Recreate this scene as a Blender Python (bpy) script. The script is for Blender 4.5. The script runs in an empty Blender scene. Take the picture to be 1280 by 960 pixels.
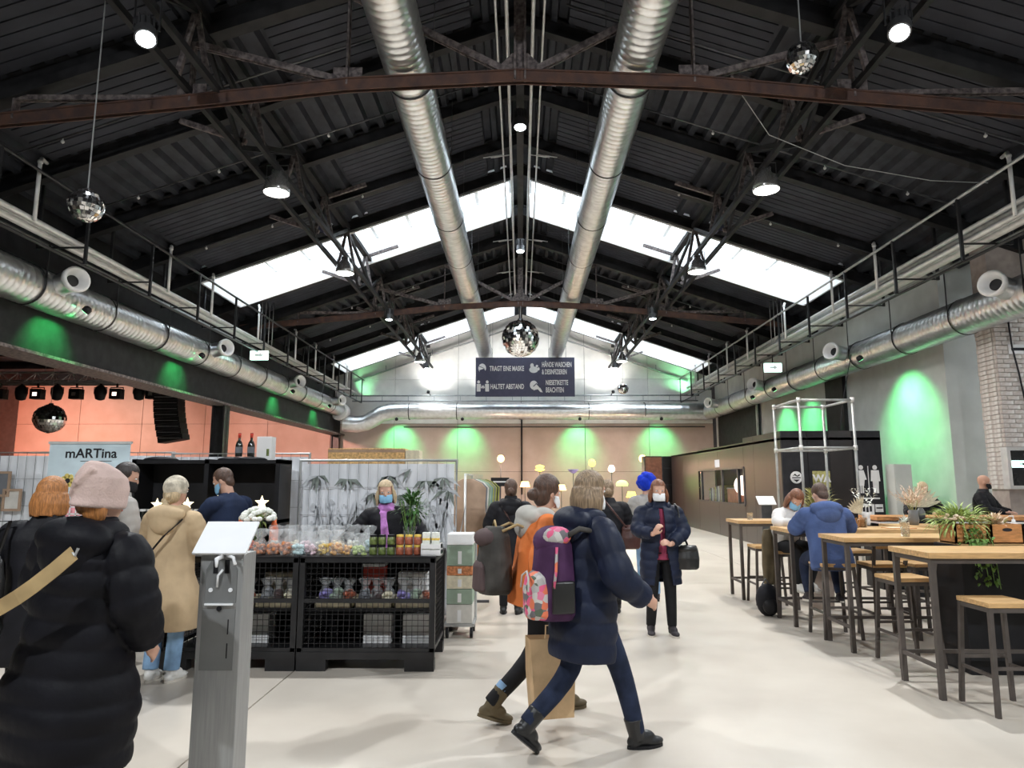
import bpy, bmesh, math, random
from mathutils import Vector, Matrix
random.seed(7)
SC = bpy.context.scene
COL = SC.collection
PI = math.pi
# ------------------------------------------------------------------ camera, sky, exposure
cam = bpy.data.cameras.new('camera'); cam.lens = 24.0; cam.sensor_width = 36.0; cam.clip_end = 200
co = bpy.data.objects.new('camera', cam); COL.objects.link(co)
co.location = (0, 0, 1.65); co.rotation_euler = (math.radians(98.14), 0, math.radians(0.73)); SC.camera = co
w = bpy.data.worlds.new('overcast_sky'); SC.world = w; w.use_nodes = True
bg = w.node_tree.nodes['Background']; bg.inputs[0].default_value = (0.86, 0.93, 1.0, 1); bg.inputs[1].default_value = 7.0
vs = SC.view_settings; vs.view_transform = 'Standard'; vs.look = 'None'; vs.gamma = 1; vs.use_curve_mapping = False
vs.exposure = 0.5
SC.cycles.use_denoising = True; SC.cycles.max_bounces = 8; SC.cycles.sample_clamp_indirect = 4
SC.cycles.caustics_reflective = False; SC.cycles.caustics_refractive = False
def lamp(kind, loc, power, color=(1, 1, 1), target=None, size=0.1, angle=70, blend=0.6, name='light', sy=None):
    d = bpy.data.lights.new(name, kind); d.energy = power; d.color = color
    if kind == 'AREA':
        d.size = size
        if sy: d.shape = 'RECTANGLE'; d.size_y = sy
    else: d.shadow_soft_size = size
    if kind == 'SPOT': d.spot_size = math.radians(angle); d.spot_blend = blend
    o = bpy.data.objects.new(name, d); COL.objects.link(o); o.location = loc
    t = Vector(target if target else (loc[0], loc[1], loc[2] - 1)) - Vector(loc)
    o.rotation_euler = t.to_track_quat('-Z', 'Y').to_euler()
    return o
# ------------------------------------------------------------------ materials
MATS = {}
def mat(name, col, rough=0.6, metal=0.0, var=0.12, scale=6.0, bump=0.0, bscale=40.0, emit=0.0, col2=None, trans=0.0, alpha=1.0, stretch=None, coat=0.0, spec=None):
    if name in MATS: return MATS[name]
    m = bpy.data.materials.new(name); m.use_nodes = True; MATS[name] = m
    nt = m.node_tree; N = nt.nodes; L = nt.links; b = N['Principled BSDF']
    c2 = col2 if col2 else tuple(max(0, min(1, c * (1 - var))) for c in col)
    c1 = col if col2 else tuple(min(1, c * (1 + var)) for c in col)
    tc = N.new('ShaderNodeTexCoord'); no = N.new('ShaderNodeTexNoise'); no.inputs['Scale'].default_value = scale; no.inputs['Detail'].default_value = 5
    src = tc.outputs['Object']
    if stretch:
        mp = N.new('ShaderNodeMapping'); mp.inputs['Scale'].default_value = stretch; L.new(src, mp.inputs[0]); src = mp.outputs[0]
    L.new(src, no.inputs['Vector'])
    cr = N.new('ShaderNodeValToRGB'); cr.color_ramp.elements[0].position = 0.35; cr.color_ramp.elements[1].position = 0.65
    cr.color_ramp.elements[0].color = (*c2, 1); cr.color_ramp.elements[1].color = (*c1, 1)
    L.new(no.outputs['Fac'], cr.inputs[0]); L.new(cr.outputs[0], b.inputs['Base Color'])
    b.inputs['Roughness'].default_value = rough; b.inputs['Metallic'].default_value = metal
    b.inputs['Specular IOR Level'].default_value = spec if spec is not None else (0.5 if rough < 0.6 or metal else 0.2)
    if coat: b.inputs['Coat Weight'].default_value = coat
    if trans: b.inputs['Transmission Weight'].default_value = trans
    if alpha < 1: b.inputs['Alpha'].default_value = alpha
    if bump:
        n2 = N.new('ShaderNodeTexNoise'); n2.inputs['Scale'].default_value = bscale; L.new(src, n2.inputs['Vector'])
        bp = N.new('ShaderNodeBump'); bp.inputs['Strength'].default_value = bump; bp.inputs['Distance'].default_value = 0.02
        L.new(n2.outputs['Fac'], bp.inputs['Height']); L.new(bp.outputs[0], b.inputs['Normal'])
    if emit:
        b.inputs['Emission Color'].default_value = (*col, 1); b.inputs['Emission Strength'].default_value = emit
    return m
mat('concrete_floor', (0.64, 0.585, 0.51), 0.32, var=0.0, scale=0.9, bump=0.04, bscale=5, col2=(0.53, 0.475, 0.41))
mat('joint_dark', (0.10, 0.09, 0.09), 0.9)
mat('concrete_wall', (0.60, 0.475, 0.42), 0.85, var=0, scale=1.3, bump=0.15, bscale=9, col2=(0.53, 0.41, 0.35))
mat('white_wall', (0.80, 0.79, 0.76), 0.85, var=0.06, scale=2)
mat('grey_wall', (0.56, 0.58, 0.56), 0.85, var=0.08, scale=1.5)
mat('roof_black', (0.033, 0.036, 0.045), 0.6, var=0.25, scale=3)
mat('panel_dark', (0.043, 0.046, 0.058), 0.8, var=0.15, scale=2)
mat('beam_black', (0.020, 0.020, 0.022), 0.62, var=0.3, scale=4)
mat('truss_rust', (0.115, 0.062, 0.046), 0.7, var=0, scale=5, col2=(0.07, 0.045, 0.042), bump=0.2)
mat('truss_worn', (0.20, 0.17, 0.165), 0.6, var=0, scale=14, col2=(0.06, 0.05, 0.052), bump=0.2)
mat('galvanised', (0.66, 0.67, 0.68), 0.30, 0.9, var=0.12, scale=5, bump=0.05, bscale=12)
mat('pipe_white', (0.68, 0.68, 0.67), 0.35, 0.25, var=0.08)
mat('pipe_grey', (0.42, 0.43, 0.43), 0.4, 0.5, var=0.15)
mat('white_paint', (0.80, 0.80, 0.80), 0.5, var=0.03)
mat('black_plastic', (0.012, 0.012, 0.014), 0.5, var=0.2, spec=.25)
mat('black_steel', (0.022, 0.022, 0.024), 0.4, 0.3, var=0.25)
mat('dark_metal', (0.10, 0.10, 0.105), 0.4, 0.6, var=0.2)
mat('mirror', (0.92, 0.92, 0.92), 0.08, 1.0, var=0.04)
mat('lamp_glow', (1.0, 0.97, 0.92), emit=14, var=0)
mat('lamp_cool', (0.85, 0.96, 1.0), emit=14, var=0)
mat('green_glow', (0.25, 1.0, 0.45), emit=5, var=0)
mat('exit_glow', (0.65, 1.0, 0.85), emit=2.2, var=0)
mat('reflector', (0.62, 0.62, 0.62), 0.25, 0.8, var=0.05)
mat('box_panel', (0.022, 0.017, 0.017), 0.30, var=0.2, scale=2, spec=.7)
mat('leg_brown', (0.075, 0.062, 0.055), 0.55, var=0.2)
mat('wood_top', (0.58, 0.36, 0.16), 0.45, var=0.18, scale=3, stretch=(2, 14, 14), bump=0.03)
mat('wood_crate', (0.58, 0.27, 0.10), 0.55, var=0.2, scale=4, stretch=(3, 12, 12))
mat('osb', (0.62, 0.40, 0.18), 0.7, var=0.3, scale=25)
mat('white_plastic', (0.85, 0.86, 0.88), 0.35, var=0.02)
mat('steel_brushed', (0.36, 0.365, 0.365), 0.45, 0.45, var=0.08, scale=4, stretch=(20, 20, 1))
mat('steel_dark', (0.22, 0.225, 0.225), 0.5, 0.4, var=0.08)
mat('sheet_white', (0.78, 0.80, 0.84), 0.8, var=0.05, scale=3)
mat('wire_grey', (0.22, 0.22, 0.24), 0.45, 0.7)
mat('print_leaf', (0.20, 0.23, 0.21), 0.8, var=0.3, scale=8)
mat('print_leaf_pale', (0.52, 0.54, 0.57), 0.8, var=0.2, scale=8)
mat('sign_blue', (0.085, 0.088, 0.14), 0.6, var=0.05)
mat('print_white', (0.80, 0.80, 0.82), 0.7, var=0.02)
mat('glass_clear', (0.92, 0.95, 0.94), 0.05, trans=1.0, alpha=0.35, var=0.0)
m = bpy.data.materials.new('pane_glass'); m.use_nodes = True; MATS['pane_glass'] = m
nt = m.node_tree; nt.nodes.clear()
_o = nt.nodes.new('ShaderNodeOutputMaterial'); _t = nt.nodes.new('ShaderNodeBsdfTransparent'); _g = nt.nodes.new('ShaderNodeBsdfGlossy'); _x = nt.nodes.new('ShaderNodeMixShader'); _f = nt.nodes.new('ShaderNodeTexNoise')
_t.inputs[0].default_value = (0.93, 0.96, 0.97, 1); _g.inputs['Roughness'].default_value = 0.05; _x.inputs[0].default_value = 0.08; _f.inputs['Scale'].default_value = 3
nt.links.new(_t.outputs[0], _x.inputs[1]); nt.links.new(_g.outputs[0], _x.inputs[2]); nt.links.new(_x.outputs[0], _o.inputs[0]); nt.links.new(_f.outputs['Color'], _g.inputs['Color'])
mat('brick_white', (0.74, 0.71, 0.68), 0.9, var=0, scale=7, bump=0.3, bscale=25, col2=(0.50, 0.42, 0.38))
mat('mortar', (0.40, 0.34, 0.31), 0.95)
# ------------------------------------------------------------------ mesh helpers
class B:
    def __init__(s): s.v = []; s.f = []
    def add(s, vs, fs):
        o = len(s.v); s.v += [Vector(p) for p in vs]; s.f += [tuple(i + o for i in f) for f in fs]; return s
    def box(s, x0, x1, y0, y1, z0, z1):
        return s.add([(x0,y0,z0),(x1,y0,z0),(x1,y1,z0),(x0,y1,z0),(x0,y0,z1),(x1,y0,z1),(x1,y1,z1),(x0,y1,z1)],
                     [(0,3,2,1),(4,5,6,7),(0,1,5,4),(1,2,6,5),(2,3,7,6),(3,0,4,7)])
    def cbox(s, c, d, M=None):
        x, y, z = d[0]/2, d[1]/2, d[2]/2
        P = [Vector(p) for p in [(-x,-y,-z),(x,-y,-z),(x,y,-z),(-x,y,-z),(-x,-y,z),(x,-y,z),(x,y,z),(-x,y,z)]]
        if M is not None: P = [M @ p for p in P]
        return s.add([p + Vector(c) for p in P], [(0,3,2,1),(4,5,6,7),(0,1,5,4),(1,2,6,5),(2,3,7,6),(3,0,4,7)])
    def bbox(s, x0, x1, y0, y1, z0, z1, r=0.01):     # box with chamfered vertical and top edges
        b = bmesh.new(); bmesh.ops.create_cube(b, size=1)
        for v in b.verts: v.co = Vector(((x0+x1)/2 + v.co.x*(x1-x0), (y0+y1)/2 + v.co.y*(y1-y0), (z0+z1)/2 + v.co.z*(z1-z0)))
        bmesh.ops.bevel(b, geom=b.edges[:], offset=r, segments=2, affect='EDGES', profile=0.7)
        b.verts.index_update(); s.add([v.co.copy() for v in b.verts], [[v.index for v in f.verts] for f in b.faces]); b.free(); return s
    def bar(s, p0, p1, w, h, up=(0,0,1)):
        p0 = Vector(p0); p1 = Vector(p1); t = (p1-p0).normalized(); u = Vector(up)
        if abs(t.dot(u)) > 0.98: u = Vector((0,1,0))
        a = t.cross(u).normalized(); b = a.cross(t).normalized()
        P = [p + a*(sx*w/2) + b*(sy*h/2) for p in (p0, p1) for sx, sy in ((-1,-1),(1,-1),(1,1),(-1,1))]
        return s.add(P, [(0,3,2,1),(4,5,6,7),(0,1,5,4),(1,2,6,5),(2,3,7,6),(3,0,4,7)])
    def tube(s, pts, r, n=8, cap=True):
        pts = [Vector(p) for p in pts]; rs = r if isinstance(r, (list, tuple)) else [r]*len(pts)
        t0 = (pts[1]-pts[0]).normalized(); u = Vector((0,0,1)) if abs(t0.z) < 0.9 else Vector((0,1,0))
        a = t0.cross(u).normalized(); V = []; m = len(pts)
        for i, p in enumerate(pts):
            t = (pts[min(i+1,m-1)] - pts[max(i-1,0)]).normalized(); a = (a - t*a.dot(t)).normalized(); b = t.cross(a)
            V += [p + (a*math.cos(2*PI*k/n) + b*math.sin(2*PI*k/n))*rs[i] for k in range(n)]
        F = [(i*n+k, i*n+(k+1)%n, (i+1)*n+(k+1)%n, (i+1)*n+k) for i in range(m-1) for k in range(n)]
        if cap: F += [tuple(range(n))[::-1], tuple((m-1)*n+k for k in range(n))]
        return s.add(V, F)
    def lathe(s, prof, n=16, M=None, cap=True):        # prof: (r, z)
        V = [Vector((r*math.cos(2*PI*k/n), r*math.sin(2*PI*k/n), z)) for r, z in prof for k in range(n)]
        if M is not None: V = [M @ v for v in V]
        m = len(prof); F = [(i*n+k, i*n+(k+1)%n, (i+1)*n+(k+1)%n, (i+1)*n+k) for i in range(m-1) for k in range(n)]
        if cap: F += [tuple(range(n))[::-1], tuple((m-1)*n+k for k in range(n))]
        return s.add(V, F)
    def ell(s, c, r, M=None, n=14, m=9):
        V = []; F = []; c = Vector(c)
        for i in range(m+1):
            ph = PI*i/m
            for k in range(n):
                p = Vector((r[0]*math.sin(ph)*math.cos(2*PI*k/n), r[1]*math.sin(ph)*math.sin(2*PI*k/n), -r[2]*math.cos(ph)))
                V.append((M @ p if M is not None else p) + c)
        F = [(i*n+k, i*n+(k+1)%n, (i+1)*n+(k+1)%n, (i+1)*n+k) for i in range(m) for k in range(n)]
        return s.add(V, F)
    def loft(s, rings):
        n = len(rings[0]); V = [p for r in rings for p in r]; m = len(rings)
        F = [(i*n+k, i*n+(k+1)%n, (i+1)*n+(k+1)%n, (i+1)*n+k) for i in range(m-1) for k in range(n)]
        F += [tuple(range(n))[::-1], tuple((m-1)*n+k for k in range(n))]
        return s.add(V, F)
    def prism(s, poly, axis, a, b):                    # polygon (2D) extruded along an axis from a to b
        n = len(poly); mk = {'x': lambda p, t: (t, p[0], p[1]), 'y': lambda p, t: (p[0], t, p[1]), 'z': lambda p, t: (p[0], p[1], t)}[axis]
        V = [mk(p, a) for p in poly] + [mk(p, b) for p in poly]
        F = [tuple(range(n))[::-1], tuple(range(n, 2*n))] + [(k, (k+1)%n, n+(k+1)%n, n+k) for k in range(n)]
        return s.add(V, F)
    def mesh(s, name, m, smooth=False, off=(0,0,0)):
        me = bpy.data.meshes.new(name); o = Vector(off)
        me.from_pydata([p - o for p in s.v], [], s.f)
        b = bmesh.new(); b.from_mesh(me); bmesh.ops.remove_doubles(b, verts=b.verts, dist=1e-6); bmesh.ops.recalc_face_normals(b, faces=b.faces); b.to_mesh(me); b.free()
        me.materials.append(MATS[m] if isinstance(m, str) else m)
        if smooth:
            me.polygons.foreach_set('use_smooth', [True]*len(me.polygons))
            if smooth == 2: me.set_sharp_from_angle(angle=math.radians(35))
        me.update(); return me
    def build(s, name, m, parent=None, smooth=False, world=False, **props):
        off = Vector((0,0,0))
        if world and parent is not None:
            q = parent
            while q is not None: off += q.location; q = q.parent
        o = bpy.data.objects.new(name, s.mesh(name, m, smooth, off)); COL.objects.link(o); o.parent = parent
        for k, x in props.items(): o[k] = x
        return o
def tag(o, label=None, cat=None, group=None, kind=None):
    if label: o['label'] = label
    if cat: o['category'] = cat
    if group: o['group'] = group
    if kind: o['kind'] = kind
    return o
def thing(name, label, cat, loc=(0,0,0), rz=0.0, group=None, kind=None):
    o = bpy.data.objects.new(name, None); COL.objects.link(o); o.empty_display_size = 0.1
    o.location = loc; o.rotation_euler = (0, 0, rz)
    return tag(o, label, cat, group, kind)
def copy_tree(o, loc=None, rz=None, label=None, group=None, parent=None):
    c = o.copy(); COL.objects.link(c); c.parent = parent
    if loc is not None: c.location = loc
    if rz is not None: c.rotation_euler = (0, 0, rz)
    if label: c['label'] = label
    if group: c['group'] = group
    for ch in list(o.children): copy_tree(ch, parent=c)
    return c
def piece(src, loc, parent, rot=None):
    c = src.copy(); COL.objects.link(c); c.location = loc; c.parent = parent
    if rot: c.rotation_euler = rot
    return c
def text_on(parent, body, loc, size, m, rx=PI/2, rz=0.0, align='CENTER', ext=0.002, name='lettering', sx=1.0, bold=0.0, world=True):
    cu = bpy.data.curves.new(name, 'FONT'); cu.body = body; cu.size = size; cu.align_x = align; cu.align_y = 'CENTER'; cu.extrude = ext; cu.offset = bold
    t = bpy.data.objects.new(name, cu); COL.objects.link(t); dg = bpy.context.evaluated_depsgraph_get(); dg.update()
    me = bpy.data.meshes.new_from_object(t.evaluated_get(dg)); bpy.data.objects.remove(t)
    M = Matrix.Rotation(rz, 4, 'Z') @ Matrix.Rotation(rx, 4, 'X') @ Matrix.Diagonal((sx, 1, 1, 1)); me.transform(M)
    me.materials.clear(); me.materials.append(MATS[m])
    o = bpy.data.objects.new(name, me); COL.objects.link(o); o.parent = parent
    q = parent; off = Vector((0,0,0))
    while world and q is not None: off += q.location; q = q.parent
    o.location = Vector(loc) - off
    return o
def ordinal(i): return ['first','second','third','fourth','fifth','sixth','seventh','eighth','ninth','tenth','eleventh','twelfth','thirteenth','fourteenth','fifteenth','sixteenth'][i]
RZ = lambda x: 10.5 - 0.345*abs(x)                     # roof underside
SIDES = ((-1, 'stage side'), (1, 'bar side'))
# ================================================================== SETTING
YB, YF = 35.0, -4.0
floor = B().box(-28, 14, YF, YB, -0.3, -0.03).build('floor', 'joint_dark', kind='structure')
xs = [-28, -15, -8.4, -2, 4.4, 14]; ys = [YF, 1.9, 11.6, 21.3, YB]
for i in range(5):
    for j in range(4):
        B().box(xs[i]+.006, xs[i+1]-.006, ys[j]+.006, ys[j+1]-.006, -0.04, 0).build('slab', 'concrete_floor', floor)
# far gable wall: concrete panels below, pale panels above
wb = B().box(-28, 12, YB+.08, YB+.3, 0, 11).build('wall_back', 'joint_dark', kind='structure')
for i in range(-8, 3):
    for z0, z1 in ((0, 2.15), (2.15, 4.6)) + (((4.6, 7.0),) if i < -3 else ()):
        x0 = max(-28, i*3.27+.03); B().box(x0+.012, i*3.27+3.27+.018, YB, YB+.08, z0+.008, z1-.008).build('panel', 'concrete_wall', wb)
for i in range(-3, 3):
    xa, xb = i*3.27+.03, i*3.27+3.30
    for z0, z1 in ((4.6, 6.9), (6.9, 11)):
        P = [(xa+.01, z0+.006), (xb-.01, z0+.006)]
        P += [(xb-.01, min(z1-.006, RZ(xb)+.05)), (xa+.01, min(z1-.006, RZ(xa)+.05))]
        if P[2][1] <= z0+.02 and P[3][1] <= z0+.02: continue
        P[2] = (P[2][0], max(P[2][1], z0+.02)); P[3] = (P[3][0], max(P[3][1], z0+.02))
        B().prism(P, 'y', YB, YB+.08).build('panel', 'white_wall', wb)
# right side wall with a recess towards the bar, dark openings
wr = B().box(10.0, 10.4, 16.0, YB, 0, 7.3).build('wall_right', 'grey_wall', kind='structure')
B().box(10.4, 14, 16.0, 16.3, 0, 7.3).build('return_panel', 'grey_wall', wr)
B().box(13.8, 14, YF, 16, 0, 6.2).build('side_panel', 'grey_wall', wr)
B().box(9.9, 10.0, 28.6, 34.3, 2.4, 5.0).build('dark_panel', 'beam_black', wr)
B().box(9.88, 10.0, 20.9, 22.1, 0, 5.4).build('dark_panel', 'beam_black', wr)
B().box(9.84, 9.9, 28.45, 28.6, 0, 5.0).build('edge_strip', 'pipe_grey', wr)
# left: steel girder over the opening to the stage bay, dark wall above
wl = B().box(-9.9, -9.6, YF, YB, 5.6, 7.3).build('wall_left', 'beam_black', kind='structure')
gd = B().box(-9.5, -9.3, YF, YB, 4.05, 5.7).build('trim_1', 'beam_black', kind='structure')
B().box(-9.75, -9.05, YF, YB, 4.0, 4.06).build('flange', 'truss_worn', gd)
B().box(-9.75, -9.05, YF, YB, 5.66, 5.72).build('flange', 'beam_black', gd)
for y in (8.0, 21.2, 34.6):
    c = B().box(-9.6, -9.2, y-.03, y+.03, 0, 4.0).box(-9.6, -9.55, y-.2, y+.2, 0, 4.0).box(-9.25, -9.2, y-.2, y+.2, 0, 4.0).build('column', 'black_steel', gd)
bc = B().box(-28, -9.9, YF, YB, 6.8, 7.0).build('ceiling_stage', 'roof_black', kind='structure')
for y in range(2, 35, 3): B().box(-28, -9.9, y, y+.12, 6.5, 6.8).build('joist', 'beam_black', bc)
B().box(-28.2, -28, YF, YB, 0, 7.0).build('wall_stage', 'concrete_wall', kind='structure')
wf = B().box(-28, 14, YF-.3, YF, 0, 10.6).build('wall_front', 'grey_wall', kind='structure')
# brick pillar on the bar side
pl = B().box(9.84, 10.95, 14.05, 14.55, 0, 7.2).build('pillar', 'mortar', kind='structure')
bk = None
for r in range(41):
    z = 1.5 + r*0.095
    for k in range(5):
        x = 9.82 + k*0.255 - (0.127 if r % 2 else 0)
        if x < 9.75:
            x = 9.82; wd = 0.118
        else: wd = 0.245
        if x + wd > 10.97: continue
        j = random.uniform(-.008, .006)
        key = 'brick_w%d' % int(wd*1000)
        if key not in MATS.get('_b', {}):
            MATS.setdefault('_b', {})[key] = B().box(0, wd, 0, 0.1, 0, 0.084).mesh('brick', 'brick_white')
        o = bpy.data.objects.new('brick', MATS['_b'][key]); COL.objects.link(o); o.parent = pl; o.location = (x, 13.98 + j, z)
for z, yq in [(1.5 + r*0.095, yy) for r in range(0, 41) for yy in (14.06, 14.31)]:
    o = bpy.data.objects.new('brick', MATS['_b']['brick_w245']); COL.objects.link(o); o.parent = pl; o.location = (9.90 + random.uniform(-.012, .004), yq, z); o.rotation_euler = (0, 0, PI/2)
# ------------------------------------------------------------------ roof
ceil = B().prism([(-13, RZ(-13)+.28), (0, 10.5+.28), (13, RZ(13)+.28), (13, RZ(13)+.20), (0, 10.5+.20), (-13, RZ(-13)+.20)], 'y', YF, 17.9).build('ceiling', 'beam_black', kind='structure')
for a, b in ((20.75, 30.9), (33.65, YB)):
    B().prism([(-13, RZ(-13)+.28), (0, 10.78), (13, RZ(13)+.28), (13, RZ(13)+.20), (0, 10.70), (-13, RZ(-13)+.20)], 'y', a, b).build('deck', 'beam_black', ceil)
for a, b in ((17.9, 20.75), (30.9, 33.65)):
    for s in (-1, 1): B().prism([(s*8.75, RZ(8.75)+.28), (s*13, RZ(13)+.28), (s*13, RZ(13)+.2), (s*8.75, RZ(8.75)+.2)], 'y', a, b).build('deck', 'beam_black', ceil)
    B().prism([(-.25, RZ(.25)+.28), (0, 10.78), (.25, RZ(.25)+.28), (.25, RZ(.25)+.1), (0, 10.6), (-.25, RZ(.25)+.1)], 'y', a, b).build('ridge_cap', 'beam_black', ceil)
RAFT = [-1.8, 0.45, 2.7, 4.95, 7.2, 9.5, 11.7, 14.0, 16.2, 17.95, 20.78, 22.7, 24.9, 27.1, 29.2, 30.95, 33.68]
def slope_box(bm, s, xa, xb, ya, yb, d0, d1):          # slab parallel to the roof, d0..d1 below it
    P = [(s*xa, RZ(xa)-d0), (s*xb, RZ(xb)-d0), (s*xb, RZ(xb)-d1), (s*xa, RZ(xa)-d1)]
    return bm.prism(P, 'y', ya, yb)
CORR = (11.7, 22.7, 33.68, 4.95)                        # bands left as bare trapezoid sheet
for i in range(len(RAFT)-1):
    ya, yb = RAFT[i], RAFT[i+1]
    for s, side in SIDES:
        sky = ya in (17.95, 30.95)
        b = B(); V = []; x = 8.8 if sky else 0.05; p = 0.34
        while x < 10.4:                                # trapezoid ribs running along the hall
            for dx, d in ((0, -.10), (.15, -.10), (.19, 0.02), (.30, 0.02)): V.append((x+dx, d))
            x += p
        n = len(V); vv = [(s*x, ya+.05, RZ(x)-d-.12) for x, d in V] + [(s*x, yb-.05, RZ(x)-d-.12) for x, d in V]
        b.add(vv, [(k, k+1, n+k+1, n+k) for k in range(n-1)]); b.build('roof_sheet', 'roof_black', ceil)
        if sky or any(abs(ya-c) < .01 for c in CORR): continue
        for xa, xb in ((0.9, 4.15), (5.15, 8.45)):     # ribbed absorber panels
            q = B(); m = 9; wd = (yb-ya-.30)/m
            slope_box(q, s, xa, xb, ya+.15, yb-.15, .10, .15)
            for k in range(m): slope_box(q, s, xa, xb, ya+.15+k*wd+.015, ya+.15+(k+1)*wd-.015, .15, .175)
            q.build('acoustic_panel', 'panel_dark', ceil)
for y in RAFT:
    for s, side in SIDES:
        b = B()
        slope_box(b, s, 0.03, 10.6, y-.02, y+.02, .10, .42); slope_box(b, s, 0.03, 10.6, y-.09, y+.09, .40, .43); slope_box(b, s, 0.03, 10.6, y-.09, y+.09, .10, .13)
        b.build('rafter', 'beam_black', ceil)
# skylights
wn = 0
for ya, yb in ((18.05, 20.6), (31.05, 33.5)):
    for s, side in SIDES:
        wn += 1
        win = thing('window_%d' % wn, None, None, kind='structure')
        b = B(); xa, xb = 0.3, 8.72
        for y0, y1 in ((ya-.06, ya), (yb, yb+.06)): b.prism([(s*xa, RZ(xa)-.46), (s*xb, RZ(xb)-.46), (s*xb, RZ(xb)+.55), (s*xa, RZ(xa)+.55)], 'y', y0, y1)
        b.prism([(s*xb, RZ(xb)-.46), (s*(xb+.06), RZ(xb)-.46), (s*(xb+.06), RZ(xb)+.55), (s*xb, RZ(xb)+.55)], 'y', ya-.06, yb+.06)
        b.build('reveal', 'white_paint', win)
        nseg = 8
        for k in range(nseg):
            x0 = xa + (xb-xa)*k/nseg; x1 = xa + (xb-xa)*(k+1)/nseg
            for y0, y1 in ((ya, (ya+yb)/2-.03), ((ya+yb)/2+.03, yb)):
                B().prism([(s*(x0+.02), RZ(x0)+.45), (s*(x1-.02), RZ(x1)+.45), (s*(x1-.02), RZ(x1)+.46), (s*(x0+.02), RZ(x0)+.46)], 'y', y0, y1).build('pane', 'pane_glass' if 'pane_glass' in MATS else 'glass_clear', win)
            B().bar((s*x0, ya, RZ(x0)+.43), (s*x0, yb, RZ(x0)+.43), .11, .22).build('glazing_bar', 'white_paint', win)
        B().bar((s*xa, (ya+yb)/2, RZ(xa)+.42), (s*xb, (ya+yb)/2, RZ(xb)+.42), .12, .22).build('glazing_bar', 'white_paint', win)
        b = B().bar((s*xa, ya+.7, RZ(xa)+.1), (s*xb, ya+.7, RZ(xb)+.1), .06, .05).bar((s*xa, ya+.95, RZ(xa)+.05), (s*xb, ya+.95, RZ(xb)+.05), .05, .05)
        b.build('tie_rail', 'pipe_grey', win)
# ================================================================== STEELWORK AND SERVICES
def roof_truss(y, label):
    t = thing('roof_truss', label, 'truss', (0, y, 7.0))
    C = [(-9.7, 6.84), (-7.6, 7.03), (-4.95, 7.29), (-2.6, 7.54), (0, 7.66), (2.6, 7.54), (4.95, 7.29), (7.6, 7.03), (9.7, 6.84)]
    for i in range(8):
        a, b = C[i], C[i+1]; q = B()
        q.bar((a[0], y-.045, a[1]), (b[0], y-.045, b[1]), .02, .17).bar((a[0], y+.045, a[1]), (b[0], y+.045, b[1]), .02, .17)
        q.bar((a[0], y, a[1]+.085), (b[0], y, b[1]+.085), .17, .02); q.build('bottom_chord', 'truss_rust', t, world=True)
    for s in (-1, 1):
        q = B(); q.bar((0, y, RZ(0)-.5), (s*10, y, RZ(10)-.42), .22, .16); q.build('top_chord', 'beam_black', t, world=True)
        def mem(p, q_, name, m, r=.05):
            b = B(); dx = .03
            b.bar((p[0], y-dx, p[1]), (q_[0], y-dx, q_[1]), .03, r*2); b.bar((p[0], y+dx, p[1]), (q_[0], y+dx, q_[1]), .03, r*2); b.build(name, m, t, world=True)
        for k, x in ((5, 2.6), (6, 4.95), (7, 7.6)): mem((s*x, C[k][1]), (s*x, RZ(x)-.5), 'post', 'truss_worn', .035)
        mem((s*.1, 7.7), (s*2.6, RZ(2.6)-.55), 'diagonal', 'truss_worn'); mem((s*2.6, 7.6), (s*4.95, RZ(4.95)-.55), 'diagonal', 'truss_worn'); mem((s*4.95, 7.35), (s*7.6, RZ(7.6)-.5), 'diagonal', 'truss_worn', .04)
        for k, x in ((5, 2.6), (6, 4.95)): B().box(s*x-.22, s*x+.22, y-.01, y+.01, C[k][1]+.05, C[k][1]+.30).build('gusset', 'truss_worn', t, world=True)
    q = B(); q.box(-.09, -.06, y-.08, y+.08, 7.6, 10.1).box(.06, .09, y-.08, y+.08, 7.6, 10.1).box(-.06, .06, y-.01, y+.01, 7.6, 10.1); q.build('king_post', 'truss_worn', t, world=True)
    B().prism([(-.45, 7.7), (.45, 7.7), (.12, 8.05), (-.12, 8.05)], 'y', y-.012, y+.012).build('gusset', 'truss_worn', t, world=True)
    return t
roof_truss(9.5, 'rusty iron roof truss with bowed bottom chord, nearer of the two')
roof_truss(22.7, 'rusty iron roof truss that the big mirror ball hangs from')
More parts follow.
